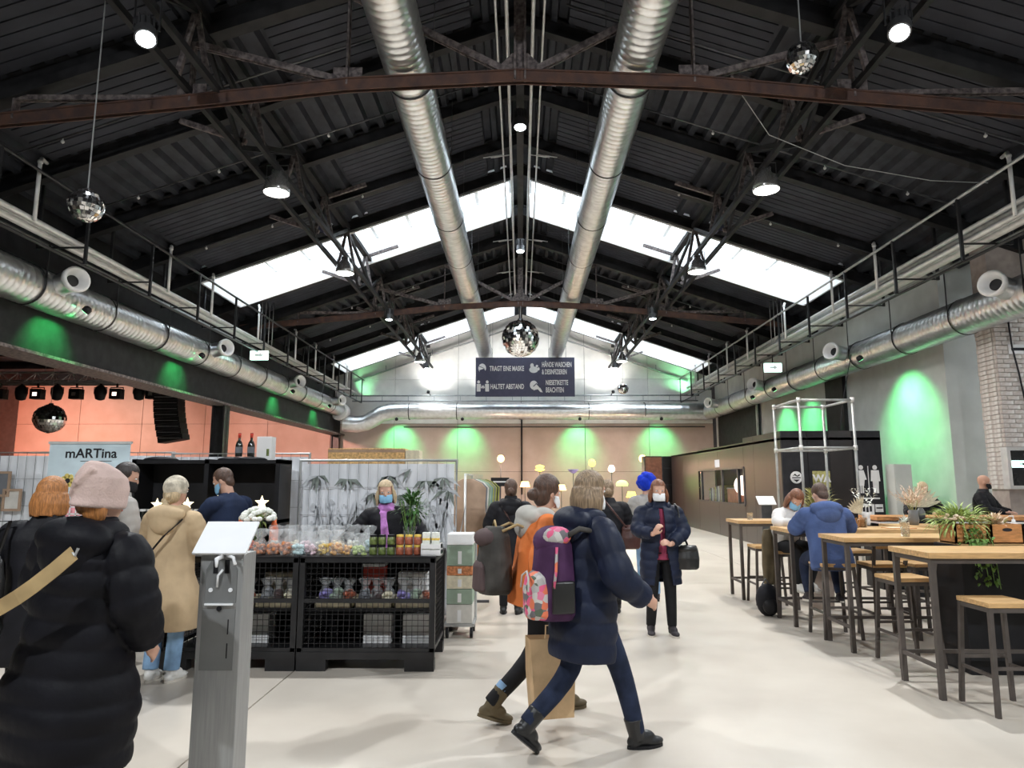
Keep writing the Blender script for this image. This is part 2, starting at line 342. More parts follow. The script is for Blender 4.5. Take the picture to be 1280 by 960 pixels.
# lattice girders along the hall, one each side of the ridge and one under it
for s, side in SIDES:
    X = s*4.75; t = thing('lattice_girder', 'dark riveted lattice girder running along the hall roof, on the ' + side, 'girder', (X, 0, 7.4))
    for dx in (-.22, .22): B().bar((X+dx, YF+.02, 7.46), (X+dx, 34.6, 7.46), .08, .10).build('bottom_chord', 'beam_black', t, world=True)
    B().bar((X, YF, 8.55), (X, 34.6, 8.55), .16, .12).build('top_chord', 'beam_black', t, world=True)
    y = -1.9; k = 0
    while y < 34:
        for dx in (-.22, .22): B().bar((X+dx, y, 7.46), (X, y, 8.55), .07, .07).build('post', 'truss_worn', t, world=True)
        ya, yb = (y, y+2.2)
        if k % 2: B().bar((X, ya, 8.5), (X-.2, yb, 7.5), .06, .09).build('diagonal', 'beam_black', t, world=True); B().bar((X, ya, 8.5), (X+.2, yb, 7.5), .06, .09).build('diagonal', 'beam_black', t, world=True)
        else: B().bar((X-.2, ya, 7.5), (X, yb, 8.5), .06, .09).build('diagonal', 'beam_black', t, world=True); B().bar((X+.2, ya, 7.5), (X, yb, 8.5), .06, .09).build('diagonal', 'beam_black', t, world=True)
        if k % 2 == 0: B().bar((X-s*.1, y, 8.5), (X-s*1.0, y, RZ(abs(X)-1.0)-.4), .07, .09).build('strut', 'truss_worn', t, world=True); B().bar((X+s*.1, y, 7.6), (X+s*1.3, y, RZ(abs(X)+1.3)-.4), .07, .09).build('strut', 'truss_worn', t, world=True)
        y += 2.2; k += 1
t = thing('ridge_girder', 'slim dark girder running under the ridge between the white pipes', 'girder', (0, 0, 9.0))
B().bar((0, YF, 9.0), (0, 34.6, 9.0), .15, .12).build('bottom_chord', 'beam_black', t, world=True); B().bar((0, YF, 10.15), (0, 34.6, 10.15), .15, .12).build('top_chord', 'beam_black', t, world=True)
for k in range(17):
    y = -1.8 + k*2.2; B().bar((0, y, 9.0), (0, y, 10.15), .07, .07).build('post', 'beam_black', t, world=True); B().bar((0, y, 9.0), (0, y+2.2, 10.15), .05, .07).build('diagonal', 'beam_black', t, world=True)
for x, r, lab in ((-.42, .022, 'thin pale pipe under the ridge, outer one on the stage side'), (-.23, .035, 'thick pale pipe under the ridge, inner one on the stage side'), (.23, .035, 'thick pale pipe under the ridge, inner one on the bar side'), (.42, .022, 'thin pale pipe under the ridge, outer one on the bar side')):
    t = thing('ridge_pipe', lab, 'pipe', (x, 0, 9.7), group='pipes under the ridge')
    B().tube([(x, YF, 9.7), (x, 30.8, 9.7)], r, 8).build('pipe_run', 'pipe_white', t, True, True)
    for y in (12.9, 16.0, 22.0, 25.5): B().tube([(x, y, 9.7), (x + math.copysign(.5, x), y, 9.62)], .014, 6).build('branch', 'pipe_white', t, True, True)
# ---- ducts
def spiral(p0, p1, r, n=28, pitch=.15):
    p0 = Vector(p0); p1 = Vector(p1); L = (p1-p0).length; m = int(L/pitch); t = (p1-p0).normalized(); prof = []
    for i in range(m):
        z = L*i/m; prof += [(r, z+.0), (r, z+pitch*.68), (r+.009, z+pitch*.84)]
    prof.append((r, L)); M = Matrix.Translation(p0) @ t.to_track_quat('Z', 'Y').to_matrix().to_4x4()
    return B().lathe(prof, n, M)
def ring(p, axis, r, wd, th, n=28):
    M = Matrix.Translation(Vector(p)) @ Vector(axis).to_track_quat('Z', 'Y').to_matrix().to_4x4()
    return B().lathe([(r, -wd/2), (r+th, -wd/2), (r+th, wd/2), (r, wd/2)], n, M, cap=False)
for s, side in SIDES:
    x = s*1.77; t = thing('ceiling_duct', 'big spiral ventilation duct running the length of the roof on the ' + side, 'duct', (x, 0, 8.1))
    spiral((x, YF, 8.12), (x, 34.4, 8.05), .355).build('duct_body', 'galvanised', t, True, True)
    for k in range(12):
        y = 1.4 + k*2.93
        ring((x, y, 8.1), (0, 1, 0), .366, .035, .012).build('clamp', 'black_steel', t, True, True)
        for d in (-.37, .37): B().tube([(x+d, y, 8.1), (x+d, y, RZ(x+d)-.1)], .006, 5).build('hanger_wire', 'dark_metal', t, world=True)
for s, side in SIDES:
    x = -9.07 if s < 0 else 9.42; z = 5.24 if s < 0 else 5.1; y0 = 5.0; t = thing('side_duct', 'big spiral ventilation duct with round nozzles along the ' + side + ' of the hall', 'duct', (x, 0, z))
    spiral((x, y0, z), (x, 33.6 if s < 0 else 34.0, z), .375).build('duct_body', 'galvanised', t, True, True)
    for k in range(12):
        y = 7.6 + k*2.2
        ring((x, y, z), (0, 1, 0), .386, .035, .012).build('clamp', 'black_steel', t, True, True)
        B().bar((x-s*.39, y, z), (x-s*.39, y, z+1.0), .012, .03).build('hanger', 'black_steel', t, world=True)
    for y in (5.7, 12.2, 18.72, 25.2, 31.2):
        a = Vector((-s*.86, -.50, .05)).normalized(); c = Vector((x, y+.45, z+.08)); e = c + a*.98
        M = Matrix.Translation(c) @ a.to_track_quat('Z', 'Y').to_matrix().to_4x4()
        nz = B().lathe([(.20, 0), (.20, .92)], 22, M, cap=False).build('nozzle', 'galvanised', t, True, True)
        M2 = Matrix.Translation(e) @ a.to_track_quat('Z', 'Y').to_matrix().to_4x4()
        B().lathe([(.2, -.12), (.235, -.10), (.245, 0), (.225, .03), (.19, .02), (.15, -.08), (.11, -.16)], 22, M2, cap=False).build('nozzle_ring', 'white_paint', nz, True, True)
        B().lathe([(.0, -.161), (.115, -.16)], 18, M2, cap=False).build('nozzle_core', 'black_plastic', nz, True, True)
t = thing('cross_duct', 'horizontal spiral duct across the far wall with a stepped bend at one end', 'duct', (0, 34.2, 5.2))
pts = [(-8.9, 34.0, 4.55), (-8.2, 34.1, 4.5), (-7.8, 34.2, 4.58), (-7.4, 34.2, 4.8), (-7.0, 34.2, 5.05), (-6.6, 34.2, 5.15), (-6.0, 34.2, 5.18), (9.3, 34.2, 5.12)]
B().tube(pts, .42, 24).build('duct_body', 'galvanised', t, 2, True)
for x in (-5.6, -3.2, 3.4, 6.2): ring((x, 34.2, 5.16), (1, 0, 0), .425, .04, .012).build('clamp', 'black_steel', t, True, True); 
t = thing('duct_collar', 'short pale duct end where the stage side duct meets the far wall', 'duct', (-8.9, 33.9, 5.0))
B().lathe([(.40, -.3), (.44, -.28), (.44, .25), (.40, .3)], 22, Matrix.Translation((-9.0, 33.8, 5.1)) @ Matrix.Rotation(PI/2, 4, 'X')).build('collar_body', 'white_paint', t, 2, True)
t = thing('wall_rail', 'grey lighting rail across the far wall above the cross duct', 'rail', (0, 34.6, 5.85))
for dz in (0, .28): B().tube([(-8.6, 34.55, 5.72+dz), (9.0, 34.55, 5.72+dz)], .035, 8).build('tube', 'pipe_grey', t, True, True)
for k in range(14): B().bar((-8.4+k*1.33, 34.55, 5.72), (-8.4+k*1.33, 34.55, 6.0), .03, .03).build('rung', 'pipe_grey', t, world=True)
for s, side in SIDES:
    t = thing('gable_pipe', 'pale pipe following the roof slope across the far gable, ' + side, 'pipe', (0, 34.85, 9)); B().tube([(s*.3, 34.88, RZ(.3)-.75), (s*8.6, 34.88, RZ(8.6)-.75)], .045, 8).build('pipe_run', 'pipe_grey', t, True, True)
    for x in (2.2, 4.6, 7.0): B().bar((s*x, 34.95, RZ(x)-.75), (s*x, 34.95, RZ(x)-.45), .04, .04).build('bracket', 'pipe_grey', t, world=True)
    t = thing('suspension_wire', 'cluster of thin hanger rods from the roof to the pipe tray, ' + side, 'wire', (s*8.0, 19.5, 6.0))
    for k in range(4): B().tube([(s*8.17, 20.95+k*.32, 6.04), (s*8.17, 20.95+k*.32, RZ(8.17)-.1)], .012, 5).build('rod', 'pipe_grey', t, True, True)
t = thing('wall_cable', 'thin dark cable line along the far wall below the cross duct', 'cable', (0, 34.9, 4.35)); B().tube([(-6, 34.9, 4.42), (9.4, 34.9, 4.42)], .025, 6).build('cable_run', 'black_plastic', t, True, True)
t = thing('wall_conduit', 'thin dark upright conduit on the far wall under the mask sign', 'pipe', (0.03, 34.9, 0)); B().tube([(.05, 34.9, 1.0), (.05, 34.9, 5.0)], .04, 6).build('pipe_run', 'black_plastic', t, True, True)
# ---- cable and pipe trays under the eaves
for s, side in SIDES:
    X = s*8.45
    t = thing('pipe_tray', 'long tray of pale pipes hung under the eaves on the ' + side, 'pipe tray', (X, 0, 6.0))
    for dx, dz, r, m in ((-.28, 0, .05, 'pipe_white'), (-.12, .02, .035, 'pipe_grey'), (.08, .05, .085, 'pipe_white'), (.34, -.02, .05, 'pipe_grey')):
        B().tube([(X+s*dx, YF, 6.0+dz), (X+s*dx, 34.4, 6.0+dz)], r, 8).build('pipe', m, t, True, True)
    if s > 0:
        for dx, dz, r, m in ((-.1, .30, .045, 'pipe_white'), (.12, .32, .07, 'pipe_grey'), (.35, .28, .04, 'pipe_white')): B().tube([(X+dx, YF, 6.0+dz), (X+dx, 34.0, 6.0+dz)], r, 8).build('pipe', m, t, True, True)
    B().tube([(X-s*.45, YF, 6.78), (X-s*.45, 34.4, 6.78)], .03, 8).build('guard_rail', 'pipe_grey' if s > 0 else 'black_steel', t, True, True)
    B().tube([(X-s*.35, YF, 5.62), (X-s*.35, 34.4, 5.62)], .03, 8).build('lower_rail', 'black_steel', t, True, True)
    for k in range(16):
        y = 1.0 + k*2.2
        B().bar((X-s*.45, y, 5.6), (X-s*.45, y, 6.8), .05, .05).build('hanger', 'black_steel', t, world=True)
        B().bar((X+s*.45, y, 5.9), (X+s*.45, y, RZ(X+s*.45)-.3), .05, .05).build('hanger', 'black_steel', t, world=True)
        B().bar((X-s*.45, y, 5.92), (X+s*.45, y, 5.92), .03, .03).build('cross_bar', 'black_steel', t, world=True)
    for k, y in enumerate((10.75, 15.1, 17.3, 20.5, 24.0, 26.4, 29.0, 31.3)):
        c = thing('conduit_bend', ('%s pale cranked conduit rising from the pipe tray on the ' % ordinal(k)) + side, 'pipe', (X, y, 6.0), group='cranked conduits on the ' + side)
        zt = 6.98
        B().tube([(X-s*.37, y, 5.95), (X-s*.37, y, zt), (X-s*.30, y+.12, zt+.12), (X-s*.15, y+.45, zt+.20)], .032, 8).build('conduit', 'pipe_white', c, True, True)
        B().ell((X-s*.37, y, zt), (.045, .045, .045)).build('elbow', 'pipe_white', c, True, True)
# ---- sprinkler pipes running down the slopes
sp = 0
for j, y in enumerate((7.0, 10.7, 13.0, 16.0, 24.0, 27.0)):
    for s, side in SIDES:
        t = thing('sprinkler_pipe', ('%s thin sprinkler pipe from the entrance, along the %s roof slope' % (ordinal(j), side)), 'pipe', (0, y, 9), group='sprinkler pipes on the ' + side)
        B().tube([(s*.8, y, RZ(.8)-.46), (s*8.6, y, RZ(8.6)-.46)], .016, 6).build('pipe_run', 'dark_metal', t, True, True)
        for x in (2.1, 3.9, 6.1, 7.7):
            B().lathe([(.008, 0), (.012, -.03), (.03, -.05), (.03, -.07), (.012, -.09)], 8, Matrix.Translation((s*x, y, RZ(x)-.47))).build('sprinkler_head', 'pipe_white', t, True, True)
# ---- pendant lamps
def high_bay(loc, label):
    t = thing('high_bay_lamp', label, 'lamp', loc, group='bell shaped hall lamps')
    B().lathe([(.235, 0), (.245, .01), (.24, .10), (.20, .24), (.11, .34), (.10, .44), (.02, .46)], 24, cap=False).build('shade', 'reflector', t, True)
    B().lathe([(.0, .012), (.228, .012), (.228, .02), (.0, .02)], 24, cap=False).build('diffuser', 'lamp_glow', t, True)
    B().tube([(0, 0, .45), (0, 0, .62)], .02, 6).tube([(-.2, 0, .2), (-.2, 0, .55), (.2, 0, .55), (.2, 0, .2)], .012, 6).build('bracket', 'dark_metal', t)
    lamp('SPOT', (loc[0], loc[1], loc[2]-.03), LAMP_W, (1.0, .95, .88), angle=150, blend=.7, size=.22, name='hall_lamp_light')
    return t
LAMP_W = 860
def flood(loc, label, aim, power, angle=120, cool=True):
    t = thing('flood_lamp', label, 'lamp', loc)
    d = (Vector(aim)-Vector(loc)).normalized(); M = (-d).to_track_quat('Z', 'Y').to_matrix().to_4x4()
    h = B().lathe([(.115, 0), (.13, .0), (.13, .16), (.11, .17), (.11, .36), (.05, .40)], 20, M).build('housing', 'dark_metal', t, 2)
    f = B()
    for k in range(14):
        a = 2*PI*k/14; f.cbox(M @ Vector((math.cos(a)*.125, math.sin(a)*.125, .27)), (.03, .008, .2), (M @ Matrix.Rotation(a, 4, 'Z')).to_3x3())
    f.build('cooling_fin', 'dark_metal', t, kind='stuff')
    B().lathe([(0, -.004), (.108, -.004), (.108, .0), (0, .0)], 20, M, cap=False).build('lens', 'lamp_cool' if cool else 'lamp_glow', t)
    B().tube([(-.16, 0, .1), (-.16, 0, .55), (.16, 0, .55), (.16, 0, .1)], .014, 6).build('yoke', 'black_steel', t)
    lamp('SPOT', Vector(loc) + d*.03, power, (.93, .97, 1.0), target=aim, angle=angle, blend=.7, size=.12, name='flood_light')
for s, side in SIDES:
    x = s*4.57
    flood((x, 7.6, 7.0), 'finned flood lamp tilted towards the entrance, on the %s lattice girder' % side, (x*.5, 4.5, 0), 900)
    flood((x, -1.4, 7.0), 'finned flood lamp behind the viewer above the %s' % side, (x*.5, 8.0, 0), 1250)
    for y, nm in ((12.1, 'nearest'), (17.1, 'middle'), (30.4, 'last')): high_bay((x, y, 7.0), 'bell shaped lamp, %s one on the %s lattice girder' % (nm, side))
    flood((x*.97, 22.4, 7.05), 'small flood lamp beside the far truss on the ' + side, (x*.97, 22.0, 0), 700)
    flood((s*4.75, 34.0, 7.3), 'small flood lamp on the far wall under the roof slope, ' + side, (s*4.6, 33.2, 3), 250)
for y, lab in ((12.4, 'blue grey spotlight under the ridge, nearer one'), (19.6, 'spotlight under the ridge beyond the skylight, further one')): flood((0, y, 8.45), lab, (0, y-1.2, 0), 700)
for s, side in SIDES:
    t = thing('wall_floodlight', 'dark blue lamp box hung before the skylight on the ' + side, 'lamp', (s*4.9, 16.2, 7.95)); B().box(s*4.9-.13, s*4.9+.13, 16.1, 16.35, 7.75, 8.15).build('housing', 'sign_blue', t, world=True); B().bar((s*4.9, 16.2, 8.1), (s*4.9, 16.2, 8.5), .03, .03).build('bracket', 'black_steel', t, world=True)
# ---- green wash lights
def wash(loc, aim, power, label, angle=70, col=(.22, 1, .38)):
    t = thing('wash_light', label, 'lamp', loc); d = (Vector(aim)-Vector(loc)).normalized(); M = d.to_track_quat('Z', 'Y').to_matrix().to_4x4()
    B().lathe([(.05, -.12), (.08, -.08), (.08, 0), (.075, .0)], 12, M).build('housing', 'black_plastic', t, 2); B().lathe([(0, .002), (.07, .002), (.07, .005), (0, .005)], 12, M, cap=False).build('lens', 'green_glow', t)
    if col[0] > .9: B().bar((0, 0, -.02), (0, .82, -.12), .04, .03).build('arm', 'black_steel', t)
    lamp('SPOT', Vector(loc) + d*.02, power, col, target=aim, angle=angle, blend=.8, size=.06, name='wash_light_beam')
for k, y in enumerate((6.2, 13.07, 18.0, 25.4, 30.4)): wash((-8.62, y, 4.98), (-9.3, y, 4.3), 240, '%s green wash light under the stage side duct' % ordinal(k), 95, (.05, 1, .2))
for k, x in enumerate((-6.18, -2.9, 2.94, 6.98)): wash((x, 33.85, 4.70), (x, 35.0, 3.5), 250, '%s green wash light below the cross duct, counted from the stage side' % ordinal(k), 88, (.08, 1, .34))
wash((-8.5, 34.2, 6.05), (-7.4, 35, 7.3), 520, 'green uplight above the cross duct near the stage side eave', 110, (.3, 1, .45)); wash((8.6, 34.2, 6.05), (7.9, 35, 7.4), 520, 'green uplight above the cross duct near the bar side eave', 110, (.3, 1, .45))
for k, y in enumerate((17.4, 23.4, 25.6)): wash((8.75, y, 4.75), (10.0, y+.1, 3.0), 420 if k == 0 else 240, '%s green wash light along the bar side wall' % ordinal(k), 92, (.14, 1, .30))
for k, (x, y) in enumerate(((-8.0, 12.6), (-8.0, 18.9), (8.0, 14.9), (8.05, 20.5))):
    pass
for k, x in enumerate((-4.6, -1.6, 1.6, 4.6)): wash((x, 33.75, 6.12), (x*.9, 35, 8.6), 230, '%s added pale uplight brightening the far gable, counted from the stage side' % ordinal(k), 125, (1, .97, .93))  # invented white uplights, added only to brighten the upper gable
for k, x in enumerate((-24.5, -21, -17.5, -14, -11)): lamp('SPOT', (x, 22.3, 4.45), 4200, ((1, .30, .18), (1, .66, .54), (1, .45, .32), (1, .70, .60), (1, .52, .42))[k], target=(x-.5, 35, 2.8), angle=52, blend=.9, size=.12, name='stage_lamp_beam')
# ================================================================== THINGS IN THE HALL
mat('coat_black', (0.010, 0.010, 0.013), 0.6, var=0.3, bump=0.15, bscale=25, spec=.2)
mat('glow_warm', (1.0, .62, .22), emit=4, var=0); mat('glow_yellow', (1.0, .80, .12), emit=2.2, var=0); mat('glow_pink', (1.0, .75, .66), emit=1.6, var=0); mat('glow_green', (.55, .9, .25), emit=1.2, var=0); mat('glow_star', (1.0, .85, .55), emit=1.6, var=0)
mat('lilac', (.30, .26, .62), .5); mat('leaf_green', (.16, .30, .07), .55, var=.4, scale=30); mat('leaf_dark', (.06, .15, .04), .55, var=.4, scale=30); mat('leaf_lime', (.36, .46, .14), .55, var=.3, scale=30); mat('leaf_olive', (.42, .40, .16), .6, var=.3, scale=20)
mat('petal_white', (.80, .82, .76), .7, var=.1, scale=40); mat('petal_pampas', (.78, .62, .48), .9, var=.2, scale=30); mat('cream', (.72, .66, .50), .7, var=.12, scale=20)
mat('cello', (.85, .88, .90), .10, alpha=.20, var=.0, bump=.6, bscale=30); mat('orange_food', (.80, .16, .04), .5, var=.3, scale=30); mat('biscuit', (.55, .22, .10), .7, var=.35, scale=40); mat('sugar_blue', (.50, .66, .68), .5, var=.2, scale=40); mat('sugar_pink', (.70, .52, .58), .5, var=.25, scale=40)
mat('sugar_yellow', (.75, .52, .10), .5, var=.25, scale=40); mat('apricot', (.85, .45, .15), .5, var=.3, scale=40); mat('mint_leaf', (.42, .52, .20), .6, var=.4, scale=40); mat('pickle', (.13, .17, .05), .3, var=.4, scale=40); mat('preserve', (.34, .10, .055), .3, var=.3, scale=40)
mat('bottle_dark', (.012, .014, .012), .12, coat=.5); mat('paper_kraft', (.62, .43, .25), .75, var=.12, scale=6, bump=.1); mat('red_cloth', (.55, .06, .04), .8); mat('yellow_cloth', (.75, .45, .04), .8); mat('teal_cloth', (.18, .30, .27), .8); mat('olive_cloth', (.32, .33, .08), .8); mat('grey_cloth', (.17, .18, .20), .8); mat('sage_cloth', (.30, .38, .30), .8); mat('tan_cloth', (.40, .28, .20), .8); mat('orange_cloth', (.70, .22, .05), .8); mat('pale_cloth', (.62, .60, .56), .8); mat('brown_print', (.10, .07, .07), .8)
mat('banner_blue', (.60, .72, .78), .7, var=.1, scale=3); mat('ink', (.03, .03, .035), .8); mat('skin_print', (.70, .42, .32), .8, var=.05); mat('pink_print', (.75, .30, .34), .8, var=.3, scale=20); mat('yellow_print', (.75, .60, .18), .8); mat('green_print', (.25, .38, .16), .8)
mat('terracotta_panel', (.50, .20, .12), .5, var=.2); mat('teal_glow', (.25, .62, .58), emit=.35, var=0); mat('screen_dark', (.02, .02, .022), .08, coat=.4)
def edged(pts, r, n=8): return B().tube(pts, r, n)
# ---- disinfectant post in front
t = thing('disinfectant_dispenser', 'free standing grey steel disinfectant post with a white sign plate on top', 'dispenser', (-1.585, 3.78, 0))
B().bbox(-.115, .115, -.08, .09, 0, 1.27, .006).build('body', 'steel_brushed', t)
B().box(-.16, .16, -.15, .16, 0, .012).build('base_plate', 'steel_brushed', t)
M = Matrix.Rotation(math.radians(-52), 3, 'X')
q = B(); q.cbox((0, 0, 0), (.285, .23, .012), Matrix.Rotation(math.radians(42), 3, 'X')); o = q.build('sign_plate', 'white_plastic', t); o.location = (-.005, -.03, 1.35)
B().prism([(-.08, 1.02), (.085, 1.02), (.085, 1.19), (.06, 1.235), (.0, 1.245), (-.055, 1.235), (-.08, 1.19)], 'y', -.084, -.0805).build('recess_plate', 'steel_dark', t)
B().tube([(0, -.085, 1.255), (0, -.15, 1.25), (.005, -.16, 1.21)], [.012, .012, .006]).tube([(.03, -.085, 1.262), (.075, -.12, 1.255), (.09, -.13, 1.22)], .009).build('spout', 'white_plastic', t, True)
B().tube([(0.01, -.088, 1.19), (-.01, -.1, 1.16), (-.015, -.09, 1.10)], .006).build('drip_spout', 'white_plastic', t, True)
for x in (-.05, .055): B().lathe([(0, 0), (.011, 0), (.011, .006), (0, .006)], 12, Matrix.Translation((x, -.084, 1.085)) @ Matrix.Rotation(PI/2, 4, 'X')).build('screw_cap', 'white_plastic', t)
for x in (-.03, .03): B().box(x-.012, x+.012, -.087, -.083, 1.17, 1.24).build('slot', 'black_plastic', t)
B().box(-.075, .075, -.098, -.084, 1.008, 1.018).build('tray_lip', 'white_plastic', t)
b = B().box(-.09, .085, -.083, -.0805, .68, .985); b.build('door_panel', 'steel_dark', t); B().lathe([(0, 0), (.013, 0), (.013, .008), (0, .008)], 10, Matrix.Translation((0, -.083, .99)) @ Matrix.Rotation(PI/2, 4, 'X')).build('lock', 'black_plastic', t)
for z in (.74, .86): B().box(.048, .054, -.0845, -.083, z, z+.075).build('text_mark', 'black_plastic', t)
# ---- wire pallet cages used as the counter
def cage(x0, label, seed):
    W, D = 1.22, .80; t = thing('wire_cage', label, 'pallet cage', (x0, 6.27, 0), group='black pallet cages of the food stall')
    for i, (x, y) in enumerate(((0, 0), (W-.05, 0), (0, D-.05), (W-.05, D-.05))): B().box(x, x+.05, y, y+.05, .10, .97).build('corner_post', 'black_steel', t)
    f = B()
    for z in (.16, .58, .93): f.box(0, W, 0.005, .045, z, z+.035)
    for z in (.16, .93): f.box(0, W, D-.045, D-.005, z, z+.035).box(.005, .045, 0, D, z, z+.035).box(W-.045, W-.005, 0, D, z, z+.035)
    f.build('rail', 'black_steel', t)
    B().box(.0, W, 0, D, .965, .985).build('top_board', 'black_plastic', t)
    B().box(.003, W-.003, -.004, .04, .10, .163).box(0, W, D-.04, D, .10, .165).box(.04, W-.04, .04, D-.04, .13, .15).build('floor_tray', 'black_steel', t)
    for x in (.002, W-.262): B().prism([(x, 0), (x+.26, 0), (x+.26, .099), (x, .099)], 'y', .002, .10).build('foot', 'black_steel', t); B().box(x, x+.26, D-.10, D, 0, .10).build('foot', 'black_steel', t)
    B().box(.04, W-.04, .05, D-.05, .50, .515).build('shelf_board', 'black_plastic', t)
    m = B()
    n = int((W-.1)/.05)
    for k in range(n+1):
        x = .05 + (W-.1)*k/n; m.box(x-.0022, x+.0022, .018, .0225, .18, .95)
    for k in range(16): z = .18 + k*.05; m.box(.04, W-.04, .0225, .027, z-.0022, z+.0022)
    for k in range(1, 15):
        y = D*k/15
        for x in (.02, W-.02): m.box(x-.002, x+.002, y-.0022, y+.0022, .18, .95)
    for k in range(16):
        z = .18 + k*.05
        for x in (.025, W-.025): m.box(x-.002, x+.002, .04, D-.04, z-.0022, z+.0022)
    m.build('wire_mesh', 'black_steel', t, kind='stuff')
    B().box(.05, W-.05, D-.03, D-.02, .18, .93).build('back_sheet', 'black_plastic', t)
    return t
cage(-1.985, 'black wire pallet cage at the aisle end of the food counter', 1)
cage(-3.215, 'black wire pallet cage behind the disinfectant post', 2)
def lumps(b, c, r, n, s, seed):
    R = random.Random(seed)
    for k in range(n):
        p = Vector((R.uniform(-1, 1)*r[0], R.uniform(-1, 1)*r[1], R.uniform(-.2, 1)*r[2])); b.ell(Vector(c)+p, (s*R.uniform(.7, 1.2), s*R.uniform(.7, 1.2), s*R.uniform(.6, 1)), n=8, m=5)
    return b
def crumple(b, c, r, h, seed, n=15):                    # gathered transparent film
    R = random.Random(seed); rings = []
    for z, f in ((0, .9), (.25, 1.12), (.5, 1.0), (.64, .48), (.74, .75), (.88, 1.05), (1, 1.2)):
        rings.append([Vector((c[0] + math.cos(2*PI*k/n)*r*f*R.uniform(.75, 1.2), c[1] + math.sin(2*PI*k/n)*r*f*R.uniform(.75, 1.2), c[2] + h*(z + R.uniform(-.05, .05)))) for k in range(n)])
    return b.loft(rings)
# trays of wrapped gifts on the cage shelves
sd = 40
GIFT = ['brown_print', 'grey_cloth', 'preserve', 'sage_cloth', 'lilac', 'cream']
for k, (x, lab) in enumerate(((-3.0, 'cream cardboard tray of wrapped gifts, first on the cage shelf beside the post'), (-2.62, 'cream cardboard tray of wrapped gifts, second on the cage shelf beside the post'), (-2.24, 'cream cardboard tray of wrapped gifts at the aisle end of the cage beside the post'), (-1.70, 'cream cardboard tray of wrapped gifts, first in the aisle end cage'), (-1.33, 'cream cardboard tray of wrapped gifts, middle of the aisle end cage'), (-.97, 'cream cardboard tray of wrapped gifts, nearest the aisle'))):
    t = thing('gift_tray', lab, 'tray', (x, 6.50, .516)); b = B(); b.box(-.17, .17, -.14, .14, 0, .01)
    b.box(-.17, .17, -.14, -.13, 0, .085).box(-.17, .17, .13, .14, 0, .085).box(-.17, -.16, -.14, .14, 0, .085).box(.16, .17, -.14, .14, 0, .085); b.build('tray_box', 'cream', t)
    for j in range(3):
        sd += 1; g = thing('gift_bag', ('%s film wrapped gift bag in the %s tray counted from the post' % (ordinal(j), ordinal(k))), 'gift bag', (x-.11+j*.11, 6.50, .527), group='wrapped gifts in the trays')
        lumps(B(), (0, 0, .05), (.03, .06, .07), 11, .036, sd).build('filling', GIFT[(sd*5) % 6], g, True)
        crumple(B(), (0, 0, .02), .05, .22, sd).build('film', 'cello', g, True)
t = thing('storage_box', 'red plastic box seen through the mesh of the aisle end cage', 'box', (-1.42, 6.85, .516)); B().bbox(-.1, .1, -.1, .1, 0, .32, .01).build('box_body', 'red_cloth', t); B().bbox(-.105, .105, -.105, .105, .32, .35, .01).build('lid', 'white_paint', t)
for x, m, lab in ((-1.05, 'white_paint', 'white carton at the back of the aisle end cage shelf'), (-2.35, 'cream', 'pale carton at the back of the cage shelf behind the post')):
    t = thing('carton', lab, 'box', (x, 6.88, .516)); B().bbox(-.14, .14, -.08, .08, 0, .26, .006).build('carton_body', m, t); B().box(-.14, .14, -.006, .006, .26, .262).build('tape', 'tan_cloth', t)
for x, lab in ((-1.35, 'white carton on the floor of the aisle end cage'), (-.98, 'second white carton on the floor of the aisle end cage, nearer the aisle'), (-2.5, 'white carton on the floor of the cage behind the post')):
    t = thing('carton', lab, 'box', (x, 6.75, .151)); B().bbox(-.13, .13, -.1, .1, 0, .27, .006).build('carton_body', 'white_paint', t); B().box(-.13, .13, -.005, .005, .27, .272).build('tape', 'tan_cloth', t)
# goods on the counter
ZC = .985
def treat_bag(x, y, m, label, r=.05, h=.11, top=.12, seed=0, cat='bag'):
    t = thing('treat_bag', label, cat, (x, y, ZC), group='wrapped treats on the food counter')
    lumps(B(), (0, 0, h*.25), (r*.78, r*.78, h*.72), 20, r*.42, seed).build('filling', m, t, True)
    crumple(B(), (0, 0, 0), r*1.12, h+top, seed+1).build('film', 'cello', t, True)
TB = [(-2.66, 6.42, 'orange_food', 'orange filled treat bag, closest to the white sign plate', .05, .15), (-2.53, 6.42, 'orange_food', 'tall orange treat bag beside the biscuit bags', .055, .16), (-2.40, 6.40, 'biscuit', 'first brown biscuit bag beside the orange treats', .055, .11), (-2.28, 6.42, 'biscuit', 'second brown biscuit bag, between two others', .055, .10), (-2.16, 6.40, 'biscuit', 'third brown biscuit bag, next to the pale blue sweets', .055, .11), (-2.04, 6.40, 'sugar_blue', 'bag of pale blue sweets on the food counter', .05, .09), (-1.93, 6.42, 'sugar_pink', 'bag of pink and white sweets on the food counter', .05, .09), (-1.81, 6.40, 'sugar_yellow', 'bag of mustard yellow sweets on the food counter', .05, .10), (-1.70, 6.42, 'apricot', 'bag of apricot coloured sweets on the food counter', .055, .10), (-1.59, 6.42, 'apricot', 'smaller bag of apricot coloured sweets beside the herbs', .04, .08), (-1.48, 6.40, 'mint_leaf', 'bag of pale green herbs beside the pickle jars', .06, .07)]
for k, (x, y, m, lab, r, h) in enumerate(TB): treat_bag(x, y, m, lab, r, h, seed=100+k*3)
for k in range(7): treat_bag(-2.35+k*.15, 6.66, ['petal_white', 'cream', 'sugar_pink', 'petal_white', 'cream', 'petal_white', 'sugar_blue'][k], 'pale film bag in the back row, %s from the post' % ordinal(k), .055, .10, .15, seed=200+k*3)
